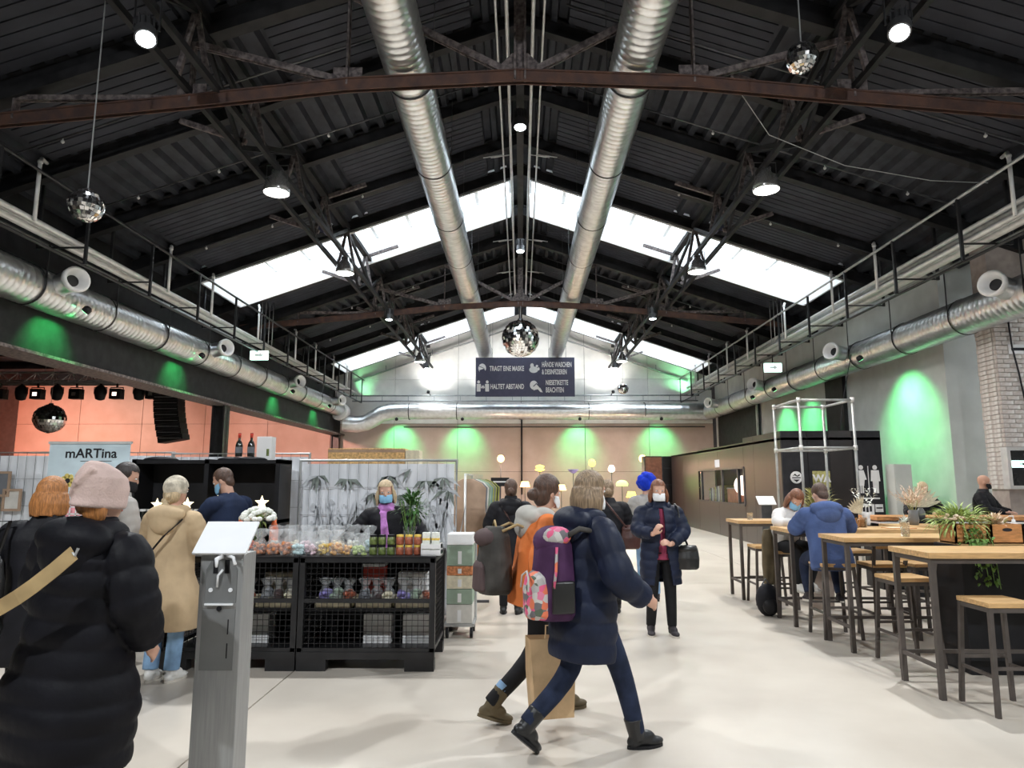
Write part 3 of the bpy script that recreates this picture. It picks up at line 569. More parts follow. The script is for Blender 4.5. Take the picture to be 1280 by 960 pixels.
for rI in range(2):
    for k in range(6):
        x = -1.36 + k*.082; m = 'pickle' if k < 3 else 'preserve'
        t = thing('preserve_jar', '%s jar of %s in the %s row, %s from the herbs' % ('small', 'green pickle' if k < 3 else 'red preserve', ('lower', 'upper')[rI], ordinal(k)), 'jar', (x, 6.42, ZC + rI*.092), group='jars stacked on the food counter')
        B().lathe([(.0, 0), (.034, 0), (.037, .01), (.037, .06), (.03, .07), (.03, .072)], 14).build('jar_body', m, t, True); B().lathe([(.033, .07), (.033, .089), (.0, .09)], 14).build('lid', 'black_plastic' if k < 3 else 'sugar_yellow', t)
t = thing('white_crate', 'small white slatted crate at the aisle end of the counter', 'crate', (-.82, 6.42, ZC))
for z in (.01, .06): 
    for a in ((-.09, .09, -.075, -.068), (-.09, .09, .068, .075), (-.09, -.083, -.07, .07), (.083, .09, -.07, .07)): B().box(*a, z, z+.04).build('slat', 'white_paint', t)
B().box(-.085, .085, -.07, .07, .0, .012).build('bottom_board', 'white_paint', t); 
for x in (-.09, .084): B().box(x, x+.006, -.07, .07, 0, .105).build('end_board', 'white_paint', t)
for k, x in enumerate((-.87, -.785)):
    t = thing('tea_box', ('small cream carton standing in the white crate, ' + ('inner one', 'one nearer the aisle')[k]), 'box', (x, 6.42, ZC+.012)); B().bbox(-.034, .034, -.03, .03, 0, .19, .004).build('carton_body', 'petal_white', t); B().box(-.0345, .0345, -.0305, .0305, .12, .14).build('label_band', 'sugar_yellow', t)
def leaf_mesh(b, p, d, L, wd, up=(0,0,1), curl=.25):
    d = Vector(d).normalized(); s = d.cross(Vector(up)); s = s.normalized() if s.length > .01 else Vector((1,0,0)); n = s.cross(d); p = Vector(p)
    P = [p, p+d*L*.35+s*wd/2+n*L*.06, p+d*L*.7+s*wd*.35-n*L*curl*.3, p+d*L-n*L*curl, p+d*L*.7-s*wd*.35-n*L*curl*.3, p+d*L*.35-s*wd/2+n*L*.06, p+d*L*.5+n*L*.02]
    return b.add(P, [(0,1,6),(1,2,6),(2,3,6),(3,4,6),(4,5,6),(5,0,6)])
def bush(b, c, r, n, L, wd, seed, upb=.3, curl=.25):
    R = random.Random(seed)
    for k in range(n):
        d = Vector((R.gauss(0, 1), R.gauss(0, 1), R.gauss(upb, 1))).normalized(); q = R.uniform(.15, 1)
        leaf_mesh(b, Vector(c)+Vector((d.x*r[0], d.y*r[1], d.z*r[2]))*q, d+Vector((0, 0, upb*.5)), L*R.uniform(.7, 1.2), wd, curl=curl)
    return b
def vase(t, r, h, m='glass_clear', flare=1.15):
    B().lathe([(r*.8, 0), (r, h*.3), (r*.9, h*.7), (r*flare, h), (r*flare-.006, h), (r*.85, h*.7), (r*.93, h*.3), (r*.72, .01), (0, .01)], 18).build('vase', m, t, True)
t = thing('flower_vase', 'glass vase with a full bunch of small white flowers', 'flower vase', (-2.55, 6.72, ZC)); vase(t, .055, .22)
b = B(); R = random.Random(5)
for k in range(9): a = k*.7; b.tube([(math.cos(a)*.02, math.sin(a)*.02, .03), (math.cos(a)*.05, math.sin(a)*.05, .33)], .004, 5)
b.build('stem', 'leaf_green', t); b = B()
for k in range(70):
    d = Vector((R.gauss(0,1), R.gauss(0,1), abs(R.gauss(0,.8)))).normalized(); b.ell(Vector((d.x*.15, d.y*.15, .30+d.z*.11)), (.03, .03, .024), n=7, m=5)
b.build('blossom', 'petal_white', t, True); bush(B(), (0, 0, .29), (.1, .1, .05), 40, .07, .03, 8).build('foliage', 'leaf_lime', t)
for k, (x, y) in enumerate(((-2.72, 6.72), (-2.40, 6.74))):
    t = thing('preserve_bottle', 'tall red filled bottle beside the white flowers, %s one' % ('nearer the post', 'further from the post')[k], 'bottle', (x, y, ZC)); B().lathe([(0, 0), (.04, 0), (.042, .02), (.042, .22), (.02, .27), (.02, .30), (0, .30)], 14).build('bottle_body', 'orange_food', t, True); B().lathe([(.022, .30), (.022, .325), (0, .325)], 12).build('cap', 'cream', t)
t = thing('foliage_vase', 'glass vase of dark green leafy sprigs in front of the vendor in the lilac scarf', 'plant vase', (-1.06, 6.64, ZC)); vase(t, .06, .24)
bush(B(), (.02, 0, .42), (.15, .12, .15), 230, .075, .028, 11, .4).build('foliage', 'leaf_dark', t); b = B()
for k in range(8): a = k*.8; b.tube([(0, 0, .03), (math.cos(a)*.10, math.sin(a)*.08, .48)], .004, 5)
b.build('stem', 'leaf_green', t)
# ---- black display shelf of the stall
t = thing('display_shelf', 'tall black wooden display shelf behind the food counter', 'shelf', (-3.52, 7.85, 0))
for x in (-.84, -.02, .78): B().box(x, x+.05, -.2, .2, 0, 1.90).build('upright', 'black_plastic', t)
for z in (.25, .72, 1.19, 1.85): B().box(-.84, .83, -.2, .2, z, z+.04).build('shelf_board', 'black_plastic', t)
B().box(-.83, .82, .18, .2, .1, 1.88).build('back_panel', 'black_plastic', t)
b = B(); 
for x, w_ in ((-.62, .2), (.2, .16), (.45, .22)): b.ell((x, 0, 1.90), (w_, .14, .035), n=12, m=6)
b.build('folded_cloth', 'coat_black', t, True)
def star(x, y, z, r, lab):
    t = thing('paper_star', lab, 'decoration', (x, y, z), group='glowing paper stars'); P = [(r*(1 if k % 2 == 0 else .42)*math.sin(k*PI/5), r+r*(1 if k % 2 == 0 else .42)*math.cos(k*PI/5)) for k in range(10)]
    V = [(p[0], 0, p[1]) for p in P] + [(0, -.03, r), (0, .03, r)]; F = [(k, (k+1) % 10, 10) for k in range(10)] + [((k+1) % 10, k, 11) for k in range(10)]
    B().add(V, F).build('star_body', 'glow_star', t); B().box(-.03, .03, -.015, .015, -.01, .0).build('foot', 'wood_crate', t)
star(-4.08, 7.72, 1.32, .075, 'glowing paper star among the dark jars, first on the shelf'); star(-3.74, 7.72, 1.32, .08, 'glowing paper star above the hooded shopper'); star(-3.34, 7.72, 1.40, .08, 'glowing paper star above the vendor in navy'); star(-2.90, 7.72, 1.33, .085, 'glowing paper star on the pale crate beside the vendor in navy')
for k in range(8):
    x = -4.25 + k*.088; t = thing('spread_jar', '%s dark jar with pale lid along the shelf above the hooded shopper' % ordinal(k), 'jar', (x, 7.75, 1.23), group='dark jars on the display shelf'); B().lathe([(0, 0), (.036, 0), (.036, .09), (0, .09)], 12).build('jar_body', 'bottle_dark', t, 2); B().lathe([(.037, .09), (.037, .115), (0, .115)], 12).build('lid', 'white_paint', t)
for k, (x, z) in enumerate(((-3.28, 1.23), (-2.95, 1.23))):
    t = thing('display_crate', ('pale wooden crate on the display shelf, ' + ('behind the vendor in navy', 'under a paper star')[k]), 'crate', (x, 7.8, z)); B().box(-.15, .15, -.12, .12, 0, .012).box(-.15, .15, -.12, -.11, 0, .10).box(-.15, .15, .11, .12, 0, .10).box(-.15, -.14, -.12, .12, 0, .10).box(.14, .15, -.12, .12, 0, .10).build('crate_box', 'cream', t)
for k in range(4):
    x = -3.10 + k*.035; t = thing('booklet', '%s grey booklet leaning on the display shelf' % ordinal(k), 'book', (x, 7.68, 1.24), group='leaning grey booklets'); q = B().cbox((0, 0, .085), (.012, .12, .17)).build('cover', ['grey_cloth', 'pale_cloth', 'tan_cloth', 'grey_cloth'][k], t); q.rotation_euler = (0, -.5, 0)
for k, x in enumerate((-3.245, -3.105)):
    t = thing('wine_bottle', 'dark wine bottle standing on the shelf top, %s the white carton' % ('further from', 'beside')[k], 'bottle', (x, 7.85, 1.935)); B().lathe([(0, 0), (.038, 0), (.04, .01), (.04, .13), (.03, .165), (.014, .19), (.014, .255), (.017, .257), (.017, .27), (0, .27)], 16).build('bottle_body', 'bottle_dark', t, True); B().lathe([(.041, .04), (.041, .11)], 16, cap=False).build('paper_label', 'grey_cloth', t, True); B().lathe([(.0155, .215), (.018, .265), (0, .272)], 12).build('foil', 'red_cloth', t, True)
t = thing('carton', 'white printed carton standing on the shelf top beside the wine bottles', 'box', (-2.93, 7.85, 1.89)); B().bbox(-.085, .085, -.07, .07, 0, .27, .005).build('carton_body', 'white_paint', t); B().box(.03, .06, -.0715, -.07, .05, .13).build('printed_mark', 'pickle', t)
# ---- fence panels with white sheets
def fence(x0, x1, y, h, label, printed=False):
    t = thing('fence_panel', label, 'fence', ((x0+x1)/2, y, 0)); f = B()
    B().tube([(x0, y, .06), (x0, y, h), (x1, y, h), (x1, y, .06), (x0, y, .10)], .021, 8).build('frame', 'pipe_grey', t, world=True)
    m = B(); n = int((x1-x0)/.11)
    for k in range(1, n): x = x0+(x1-x0)*k/n; m.box(x-.002, x+.002, y-.016, y-.012, .1, h)
    for k in range(1, 6): z = h*k/6; m.box(x0, x1, y-.02, y-.016, z-.002, z+.002)
    m.build('wire_mesh', 'wire_grey', t, world=True)
    V = []; nx = 40; nz = 6
    for j in range(nz+1):
        for i in range(nx+1):
            x = x0+.03+(x1-x0-.06)*i/nx; V.append((x, y+.02+.012*math.sin(i*1.9)+.006*math.sin(i*.7+j), .12+(h-.16)*j/nz))
    B().add(V, [(j*(nx+1)+i, j*(nx+1)+i+1, (j+1)*(nx+1)+i+1, (j+1)*(nx+1)+i) for j in range(nz) for i in range(nx)]).build('white_sheet', 'sheet_white', t, True, True)
    for x in (x0+.05, x1-.05): B().bbox(x-.10, x+.10, y-.2, y+.2, 0, .13, .02).build('foot_block', 'mortar', t, world=True)
    return t
fp = fence(-2.62, -.76, 8.15, 1.90, 'fence panel hung with a sheet printed with drooping palm leaves')
R = random.Random(21); lf = B(); ls = B()
def flat(b, P): b.prism(P, 'y', 8.123, 8.126)
for k, (x, z) in enumerate(((-2.40, 1.72), (-2.05, 1.68), (-1.55, 1.72), (-1.30, 1.80), (-1.12, 1.66), (-.92, 1.70), (-1.74, 1.52), (-1.35, 1.50), (-.86, 1.55))):
    for j in range(5 if k != 3 else 2):
        a = -2.6 + j*.52 + R.uniform(-.15, .15); L = R.uniform(.13, .24); dx, dz = math.cos(a), math.sin(a)*.9 - .15; w2 = .022
        flat(lf if (k+j) % 3 else ls, [(x, z), (x+dx*L*.5-dz*w2, z+dz*L*.4+dx*w2+.02), (x+dx*L, z+dz*L), (x+dx*L*.5+dz*w2, z+dz*L*.4-dx*w2+.02)])
for k in range(14):
    x = -2.45 + k*.13; 
    for j in range(3):
        xx = x + R.uniform(-.06, .06); z = 1.0; dxs = R.uniform(-.14, .14); flat(ls, [(xx, z), (xx+.012, z), (xx+dxs+.006, z+R.uniform(.3, .55)), (xx+dxs, z+.35)])
for k in range(40):
    x = R.uniform(-2.5, -.85); z = R.uniform(.95, 1.45); r = R.uniform(.015, .05); flat(ls, [(x+r*math.cos(a)*R.uniform(.5, 1), z+r*math.sin(a)) for a in [i*PI/3 for i in range(6)]])
lf.build('leaf_print', 'print_leaf', fp, world=True); ls.build('leaf_print', 'print_leaf_pale', fp, world=True)
for k, (x0, x1) in enumerate(((-5.95, -4.45), (-7.95, -6.0), (-9.95, -8.0))): fence(x0, x1, 8.75, 2.02, ['white sheeted fence panel behind the roll-up banner', 'white sheeted fence panel between the banner and the picture frames', 'white sheeted fence panel furthest out on the stage side'][k])
fence(-4.4, -2.66, 8.62, 2.0, 'white sheeted fence panel behind the display shelf')
for k, (x, z, w_, h_) in enumerate(((-6.62, 1.62, .13, .16), (-6.45, 1.42, .12, .14), (-6.72, 1.36, .11, .15))):
    t = thing('picture_frame', '%s small wooden picture frame hung on the white fence' % ('topmost', 'lower, inner', 'lower, outer')[k], 'picture frame', (x, 8.70, z)); b = B()
    b.box(-w_+.03, w_-.03, -.02, 0, -h_, -h_+.03).box(-w_+.03, w_-.03, -.02, 0, h_-.03, h_).box(-w_, -w_+.03, -.022, 0, -h_, h_).box(w_-.03, w_, -.022, 0, -h_, h_); b.build('frame', 'tan_cloth', t); B().box(-w_+.02, w_-.02, -.008, 0, -h_+.02, h_-.02).build('picture', 'pale_cloth' if k else 'grey_cloth', t)
# ---- roll-up banner
t = thing('roll_up_banner', 'pale blue roll-up banner with dark lettering and a painted woman', 'banner', (-5.08, 8.02, 0))
B().box(-.48, .48, -.006, .0, .08, 2.10).build('banner_cloth', 'banner_blue', t); B().box(-.49, .49, -.02, .02, 2.09, 2.12).build('top_rail', 'pipe_white', t); B().bbox(-.5, .5, -.1, .1, 0, .09, .02).build('cassette', 'pipe_grey', t); B().tube([(0, .03, .09), (0, .03, 2.1)], .012).build('pole', 'pipe_grey', t)
text_on(t, 'mARTina', (-5.06, 8.012, 1.975), .155, 'ink', ext=.001, bold=.003, sx=1.05)
def disc(b, x, z, rx, rz, y0, y1, n=20, a0=0, a1=2*PI): b.prism([(x+rx*math.cos(a0+(a1-a0)*k/n), z+rz*math.sin(a0+(a1-a0)*k/n)) for k in range(n if a1-a0 > 6.2 else n+1)], 'y', y0, y1); return b
B().box(-.1, .06, -.008, -.006, 1.885, 1.892).box(.09, .27, -.008, -.006, 1.885, 1.892).build('subtitle_line', 'ink', t)
disc(disc(B(), -.05, 1.58, .12, .115, -.0075, -.006), -.12, 1.5, .05, .07, -.0075, -.006).build('hair_print', 'ink', t)
disc(B(), -.03, 1.53, .085, .11, -.009, -.0075).build('face_print', 'skin_print', t); b = B(); disc(b, -.06, 1.55, .012, .008, -.010, -.009); disc(b, .005, 1.55, .012, .008, -.010, -.009); disc(b, -.028, 1.478, .032, .012, -.010, -.009, 12, PI, 2*PI); b.build('feature_print', 'red_cloth', t)
B().prism([(-.29, .9), (.25, .9), (.2, 1.40), (.06, 1.44), (-.12, 1.44), (-.24, 1.38)], 'y', -.0085, -.006).build('shirt_print', 'pink_print', t)
b = B(); [b.box(-.25+k*.07, -.235+k*.07, -.0095, -.0085, .9, 1.38) for k in range(7)]; [b.box(-.26, .22, -.0095, -.0085, .95+k*.08, .965+k*.08) for k in range(6)]; b.build('check_print', 'white_paint', t)
b = B(); 
for k in range(7): disc(b, -.23+.055*math.cos(k*.9), 1.66+.055*math.sin(k*.9), .032, .032, -.0075, -.006, 10)
b.build('petal_print', 'yellow_print', t); disc(B(), -.23, 1.66, .03, .03, -.009, -.0075, 12).build('flower_centre_print', 'ink', t); B().prism([(-.235, 1.38), (-.22, 1.38), (-.222, 1.60), (-.232, 1.60)], 'y', -.0074, -.006).prism([(-.235, 1.42), (-.30, 1.55), (-.31, 1.50)], 'y', -.0074, -.006).build('stalk_print', 'green_print', t); disc(B(), -.33, 1.57, .05, .055, -.0075, -.006, 12).build('tulip_print', 'pink_print', t)
# ---- OSB partition behind
t = thing('osb_box', 'raw chipboard crate wall standing behind the printed fence', 'crate', (-2.55, 12.0, 0)); B().bbox(-.78, .55, -.2, .2, 0, 2.22, .01).build('board', 'osb', t); B().bbox(.56, .80, -.2, .2, 0, 2.19, .01).build('end_board', 'cream', t); B().box(-.78, .55, -.205, -.2, 2.15, 2.2).build('batten', 'tan_cloth', t)
# ---- clothes rack
t = thing('clothes_rack', 'chrome clothes rack full of garments behind the food stall', 'clothes rack', (-.72, 9.9, 0))
B().tube([(-.75, 9.3, .1), (-.75, 9.3, 1.75), (-.75, 10.6, 1.75), (-.75, 10.6, .1)], .018).tube([(-.75, 9.3, 1.0), (-.75, 10.6, 1.0)], .014).build('frame', 'pipe_white', t, True, True)
for y in (9.3, 10.6): B().tube([(-1.0, y, .09), (-.42, y, .09)], .02).build('base_bar', 'dark_metal', t, True, True); [B().lathe([(.0, -.012), (.035, -.012), (.035, .012), (0, .012)], 12, Matrix.Translation((x, y, .036)) @ Matrix.Rotation(PI/2, 4, 'Y')).build('caster', 'black_plastic', t) for x in (-.97, -.45)]
def garment(x, y, z, w_, L, m, lab, kind='hanging_garment', seed=0, grp='garments on the clothes rack'):
    t = thing(kind, lab, 'garment' if kind != 'hanging_bag' else 'bag', (x, y, z), group=grp); R = random.Random(seed); n = 18; rings = []
    for zz, f, d in ((0, .30, .02), (-.05, .75, .03), (-.12, 1.0, .04), (-L*.5, .95, .05), (-L, 1.08, .06)): rings.append([Vector((w_*f*math.cos(2*PI*k/n), d*math.sin(2*PI*k/n)*(1+.4*math.sin(k*3+seed)), zz-.05)) for k in range(n)])
    B().loft(rings).build('cloth', m, t, True)
    B().tube([(0, 0, -.06), (0, 0, -.01), (.012, 0, .01), (.0, 0, .02)], .004, 6).build('hanger_hook', 'pipe_grey', t)
for k, (y, m, L, c) in enumerate(((9.36, 'tan_cloth', .72, 'tan'), (9.48, 'grey_cloth', .85, 'dark grey'), (9.60, 'pale_cloth', .70, 'cream'), (9.73, 'sage_cloth', .72, 'sage'), (9.86, 'teal_cloth', .70, 'teal'), (10.0, 'olive_cloth', .70, 'olive'), (10.14, 'grey_cloth', .62, 'charcoal'), (10.28, 'olive_cloth', .66, 'moss green'), (10.42, 'coat_black', .6, 'black'), (10.54, 'olive_cloth', .7, 'yellow green'))): garment(-.72 + k*.014, y, 1.735, .25 if k < 3 else .27, L, m, c + ' garment on the upper rail of the clothes rack, %s from the food stall' % ordinal(k), seed=k)
for k, (y, m, c) in enumerate(((9.38, 'red_cloth', 'red'), (9.55, 'yellow_cloth', 'mustard'), (9.72, 'sage_cloth', 'sage green'), (9.9, 'grey_cloth', 'blue grey'), (10.1, 'orange_cloth', 'orange'))): garment(-.70+k*.05, y, .985, .12, .58, m, c + ' cloth bag on the lower rail of the clothes rack', 'hanging_bag', 30+k, 'bags on the clothes rack')
t = thing('display_cart', 'narrow wheeled cart stacked with boxes at the end of the food counter', 'cart', (-.66, 7.75, 0))
B().box(-.16, .16, -.2, .2, .12, .15).build('deck', 'pipe_grey', t); B().tube([(-.15, .2, .12), (-.15, .2, 1.05), (.15, .2, 1.05), (.15, .2, .12)], .014).build('handle', 'pipe_grey', t)
for x in (-.13, .13):
    for y in (-.17, .17): B().lathe([(0, -.015), (.055, -.015), (.055, .015), (0, .015)], 12, Matrix.Translation((x, y, .056)) @ Matrix.Rotation(PI/2, 4, 'Y')).build('caster', 'black_plastic', t)
zz = .15
for k, (h_, m, c) in enumerate(((.2, 'pale_cloth', 'grey'), (.16, 'sage_cloth', 'green'), (.14, 'cream', 'cream'), (.10, 'biscuit', 'brown'), (.22, 'sage_cloth', 'grey green'), (.12, 'white_paint', 'white'))):
    q = thing('goods_box', c + ' box stacked on the wheeled cart, %s from the bottom' % ordinal(k), 'box', (-.66, 7.73, zz), group='boxes on the wheeled cart'); B().bbox(-.14, .14, -.17, .17, 0, h_-.004, .008).build('box_body', m, q); B().box(-.02, .02, -.172, -.17, .02, h_*.7).build('paper_label', 'white_paint', q); zz += h_
t = thing('stall_sign', 'small dark stall sign on a thin stand beyond the clothes rack', 'sign', (-.36, 12.0, 0)); B().bbox(-.16, .16, -.015, .015, 1.57, 1.72, .004).build('sign_board', 'ink', t); B().box(-.12, .12, -.017, -.015, 1.635, 1.66).build('text_line', 'print_white', t); B().tube([(0, 0, .02), (0, 0, 1.57)], .012).build('pole', 'dark_metal', t); B().lathe([(0, 0), (.15, 0), (.15, .015), (0, .02)], 16).build('base', 'dark_metal', t)
# ---- floor lamps by the far wall
def stem_lamp(x, y, z, prof, m, lab, power, col):
    t = thing('floor_lamp', lab, 'floor lamp', (x, y, 0), group=None); B().lathe([(0, 0), (.17, 0), (.17, .02), (.03, .04), (.015, .06)], 18).build('base', 'dark_metal', t, True); B().tube([(0, 0, .05), (0, 0, z)], .018).build('pole', 'dark_metal', t, True)
    B().lathe([(r, z+h) for r, h in prof], 18).build('shade', m, t, True)
    if power: lamp('POINT', (x, y-.02, z+.12), power*1.3, col, size=.2, name='floor_lamp_light')
GL = [(.02, -.02), (.12, .03), (.17, .13), (.16, .22), (.10, .31), (0, .34)]; DISH = [(.05, -.02), (.12, .02), (.26, .16), (.24, .17), (.0, .06)]; DR = [(.24, 0), (.16, .25), (.14, .26), (.0, .26)]; DBL = [(.05, 0), (.22, .06), (.22, .1), (.12, .14), (.2, .2), (.2, .25), (.05, .3)]
stem_lamp(-.93, 32, 2.55, GL, 'glow_warm', 'tall floor lamp with a glowing amber tulip globe behind the stall sign', 60, (1, .55, .40)); stem_lamp(.89, 32, 2.12, DBL, 'glow_yellow', 'floor lamp with a double yellow shade behind the walker in orange', 40, (1, .55, .40)); stem_lamp(2.45, 32.2, 2.05, DISH, 'lilac', 'floor lamp with a lilac dish shade against the far wall', 0, None); stem_lamp(3.31, 32, 2.35, GL, 'glow_yellow', 'tall floor lamp with a bright yellow globe against the far wall', 60, (1, .55, .40)); stem_lamp(4.24, 32.2, 2.1, [(.06, -.02), (.16, .05), (.17, .15), (.1, .3), (0, .32)], 'glow_pink', 'floor lamp with a pale pink glass shade', 25, (1, .55, .40)); stem_lamp(5.66, 32, 2.55, GL, 'glow_warm', 'floor lamp with an amber globe above the blue hood', 60, (1, .55, .40)); stem_lamp(4.6, 31.4, 1.45, [(.26, 0), (.28, .1), (.22, .2), (.1, .26), (0, .27)], 'glow_green', 'floor lamp with a wide lime green shade', 20, (.7, 1, .3)); stem_lamp(4.95, 31.0, .95, DR, 'glow_yellow', 'low floor lamp with a yellow cone shade', 20, (1, .55, .40)); stem_lamp(1.9, 32.4, 1.25, DR, 'glow_warm', 'low floor lamp with an orange cone shade', 30, (1, .55, .40)); stem_lamp(.2, 32.4, 1.4, DR, 'glow_warm', 'low floor lamp glowing beside the shopper in black', 30, (1, .55, .40))
# ---- hanging sign board
t = thing('hanging_sign', 'wide dark blue hygiene rules sign hung before the far gable', 'sign', (.22, 33.0, 5.75))
B().box(-2.42, 2.42, -.03, .03, 0, 1.93).build('board', 'sign_blue', t)
for x in (-2.0, 2.0): B().tube([(x, 0, 1.93), (x, 0, 3.6)], .012, 5).build('wire', 'dark_metal', t)
for s_, x, z, sz, sx in (('TRAGT EINE MASKE', -1.74, 1.37, .34, .56), ('HALTET ABSTAND', -1.70, .48, .34, .58), ('HÄNDE WASCHEN', .82, 1.56, .34, .50), ('& DESINFIZIEREN', .82, 1.20, .34, .47), ('NIESETIKETTE', 1.0, .67, .34, .52), ('BEACHTEN', 1.0, .31, .34, .52)): text_on(t, s_, (.22+x, 32.962, 5.75+z), sz, 'print_white', align='LEFT', ext=.003, bold=.008, sx=sx)
y0, y1 = -.04, -.03; b = B()
disc(b, -2.10, 1.40, .19, .23, y0, y1); b.build('face_icon', 'print_white', t); B().prism([(-2.24, 1.30), (-2.0, 1.38), (-1.93, 1.24), (-2.04, 1.16), (-2.2, 1.18)], 'y', -.045, -.04).prism([(-2.3, 1.5), (-2.0, 1.38), (-1.99, 1.40), (-2.29, 1.53)], 'y', -.045, -.04).build('mask_icon', 'sign_blue', t)
b = B(); [disc(b, -2.27+k*.42, .72, .07, .075, y0, y1, 12) for k in range(2)]; b.prism([(-2.36, .25), (-2.18, .25), (-2.16, .62), (-2.36, .62)], 'y', y0, y1).prism([(-1.94, .25), (-1.76, .25), (-1.76, .62), (-1.96, .62)], 'y', y0, y1).box(-2.1, -2.02, y0, y1, .44, .52).prism([(-2.16, .44), (-2.08, .38), (-2.08, .58)], 'y', y0, y1).prism([(-1.96, .44), (-2.04, .38), (-2.04, .58)], 'y', y0, y1); b.build('distance_icon', 'print_white', t)
b = B(); disc(b, .42, 1.32, .22, .16, y0, y1); disc(b, .34, 1.52, .09, .12, y0, y1, 12); disc(b, .58, 1.5, .06, .06, y0, y1, 12); disc(b, .66, 1.36, .05, .08, y0, y1, 12); b.build('hands_icon', 'print_white', t)
b = B(); disc(b, .42, .56, .19, .22, y0, y1); b.prism([(.4, .3), (.5, .62), (.72, .46), (.86, .2), (.74, .22), (.62, .36)], 'y', y0-.004, y1); b.build('sneeze_icon', 'print_white', t); B().prism([(.38, .5), (.55, .66), (.75, .44), (.72, .42), (.55, .60), (.42, .48)], 'y', -.05, -.045).build('sneeze_line', 'sign_blue', t)
# ---- mirror balls
def ball(loc, r, top, lab, n=26, dx=0.0):
    t = thing('mirror_ball', lab, 'mirror ball', loc); R = random.Random(int(r*1000)); m = n//2; b = B()
    for i in range(m):
        p0 = PI*i/m - PI/2; p1 = PI*(i+1)/m - PI/2; k_ = max(4, int(n*math.cos((p0+p1)/2)))
        for k in range(k_):
            a0 = 2*PI*(k+.04)/k_; a1 = 2*PI*(k+.96)/k_; g = .03*(p1-p0); c = Vector((math.cos((a0+a1)/2)*math.cos((p0+p1)/2), math.sin((a0+a1)/2)*math.cos((p0+p1)/2), math.sin((p0+p1)/2)))
            tilt = Vector((R.gauss(0, .13), R.gauss(0, .13), R.gauss(0, .13))); P = []
            for a, p in ((a0, p0+g), (a1, p0+g), (a1, p1-g), (a0, p1-g)):
                v = Vector((math.cos(a)*math.cos(p), math.sin(a)*math.cos(p), math.sin(p))); P.append(v*r + c*(r*(v-c).dot(tilt)))
            b.add(P, [(0, 1, 2, 3)])
    b.build('mirror_tile', 'mirror', t, kind='stuff'); B().ell((0, 0, 0), (r*.985,)*3, n=20, m=14).build('core', 'dark_metal', t, True)
    B().lathe([(0, r*.98), (r*.16, r*.98), (r*.14, r*1.08), (0, r*1.1)], 12).build('cap', 'dark_metal', t); B().tube([(0, 0, r*1.08), (dx*.4, 0, r+(top-loc[2]-r)*.5), (dx, 0, top-loc[2])], .009, 6).build('chain', 'pipe_grey', t)
ball((0, 22.7, 6.46), .63, 7.68, 'largest mirror ball, hung from the far truss above the sign', 40)
ball((-5.38, 8.0, 5.04), .205, 8.5, 'small mirror ball hung from the roof on the stage side', 26, -.0)
ball((3.56, 8.0, 6.95), .195, 9.2, 'small mirror ball beside the near truss on the bar side', 26)
ball((-14.0, 20.06, 3.50), .43, 6.55, 'mirror ball over the stage, before the reddish wall', 30)
ball((4.53, 30.0, 5.72), .24, 7.44, 'tiny mirror ball before the far gable, beside the sign', 22)
# ---- emergency exit boxes
for x, y, z, lab in ((-8.05, 20.6, 5.5, 'glowing exit sign box under the tray on the stage side'), (8.05, 21.6, 5.25, 'glowing exit sign box under the tray on the bar side')):
    t = thing('exit_sign', lab, 'exit sign', (x, y, z)); B().bbox(-.27, .27, -.05, .05, -.14, .14, .01).build('light_box', 'exit_glow', t); B().bar((0, 0, .14), (0, 0, .40 if x > 0 else .14), .03, .03).bar((0, 0, .13), (0, 0, 5.63-z), .03, .03).build('bracket', 'dark_metal', t); B().prism([(-.12, -.03), (.02, -.03), (.02, -.08), (.14, 0), (.02, .08), (.02, .03), (-.12, .03)], 'y', -.056, -.05).build('arrow', 'white_paint', t)
# ---- stage: truss, lights, line array
t = thing('stage_truss', 'long aluminium lighting truss across the stage bay', 'truss', (-13.8, 22.5, 4.95))
for dy, dz in ((-.2, 0), (.2, 0), (0, .38)): B().tube([(-22, 22.5+dy, 4.9+dz), (-9.95, 22.5+dy, 4.9+dz)], .035, 8).build('chord', 'pipe_grey', t, True, True)
b = B(); x = -22
while x < -10.2: b.tube([(x, 22.3, 4.9), (x+.3, 22.5, 5.28), (x+.6, 22.3, 4.9)], .018, 5); b.tube([(x, 22.7, 4.9), (x+.3, 22.5, 5.28), (x+.6, 22.7, 4.9)], .018, 5); x += .6
b.build('lattice', 'pipe_grey', t, world=True)
for x in (-20, -16, -12): B().tube([(x, 22.5, 5.28), (x, 22.5, 6.0)], .012, 5).build('hanger', 'dark_metal', t, world=True)
t = thing('stage_rail', 'second thinner lighting bar behind the stage truss', 'truss', (-13.8, 24.5, 5.3)); B().tube([(-24, 24.5, 5.3), (-9.95, 24.5, 5.3)], .05, 8).build('tube', 'pipe_grey', t, True, True); [B().tube([(x, 24.5, 5.3), (x, 24.5, 6.0)], .012, 5).build('hanger', 'dark_metal', t, world=True) for x in (-20, -16, -12)]
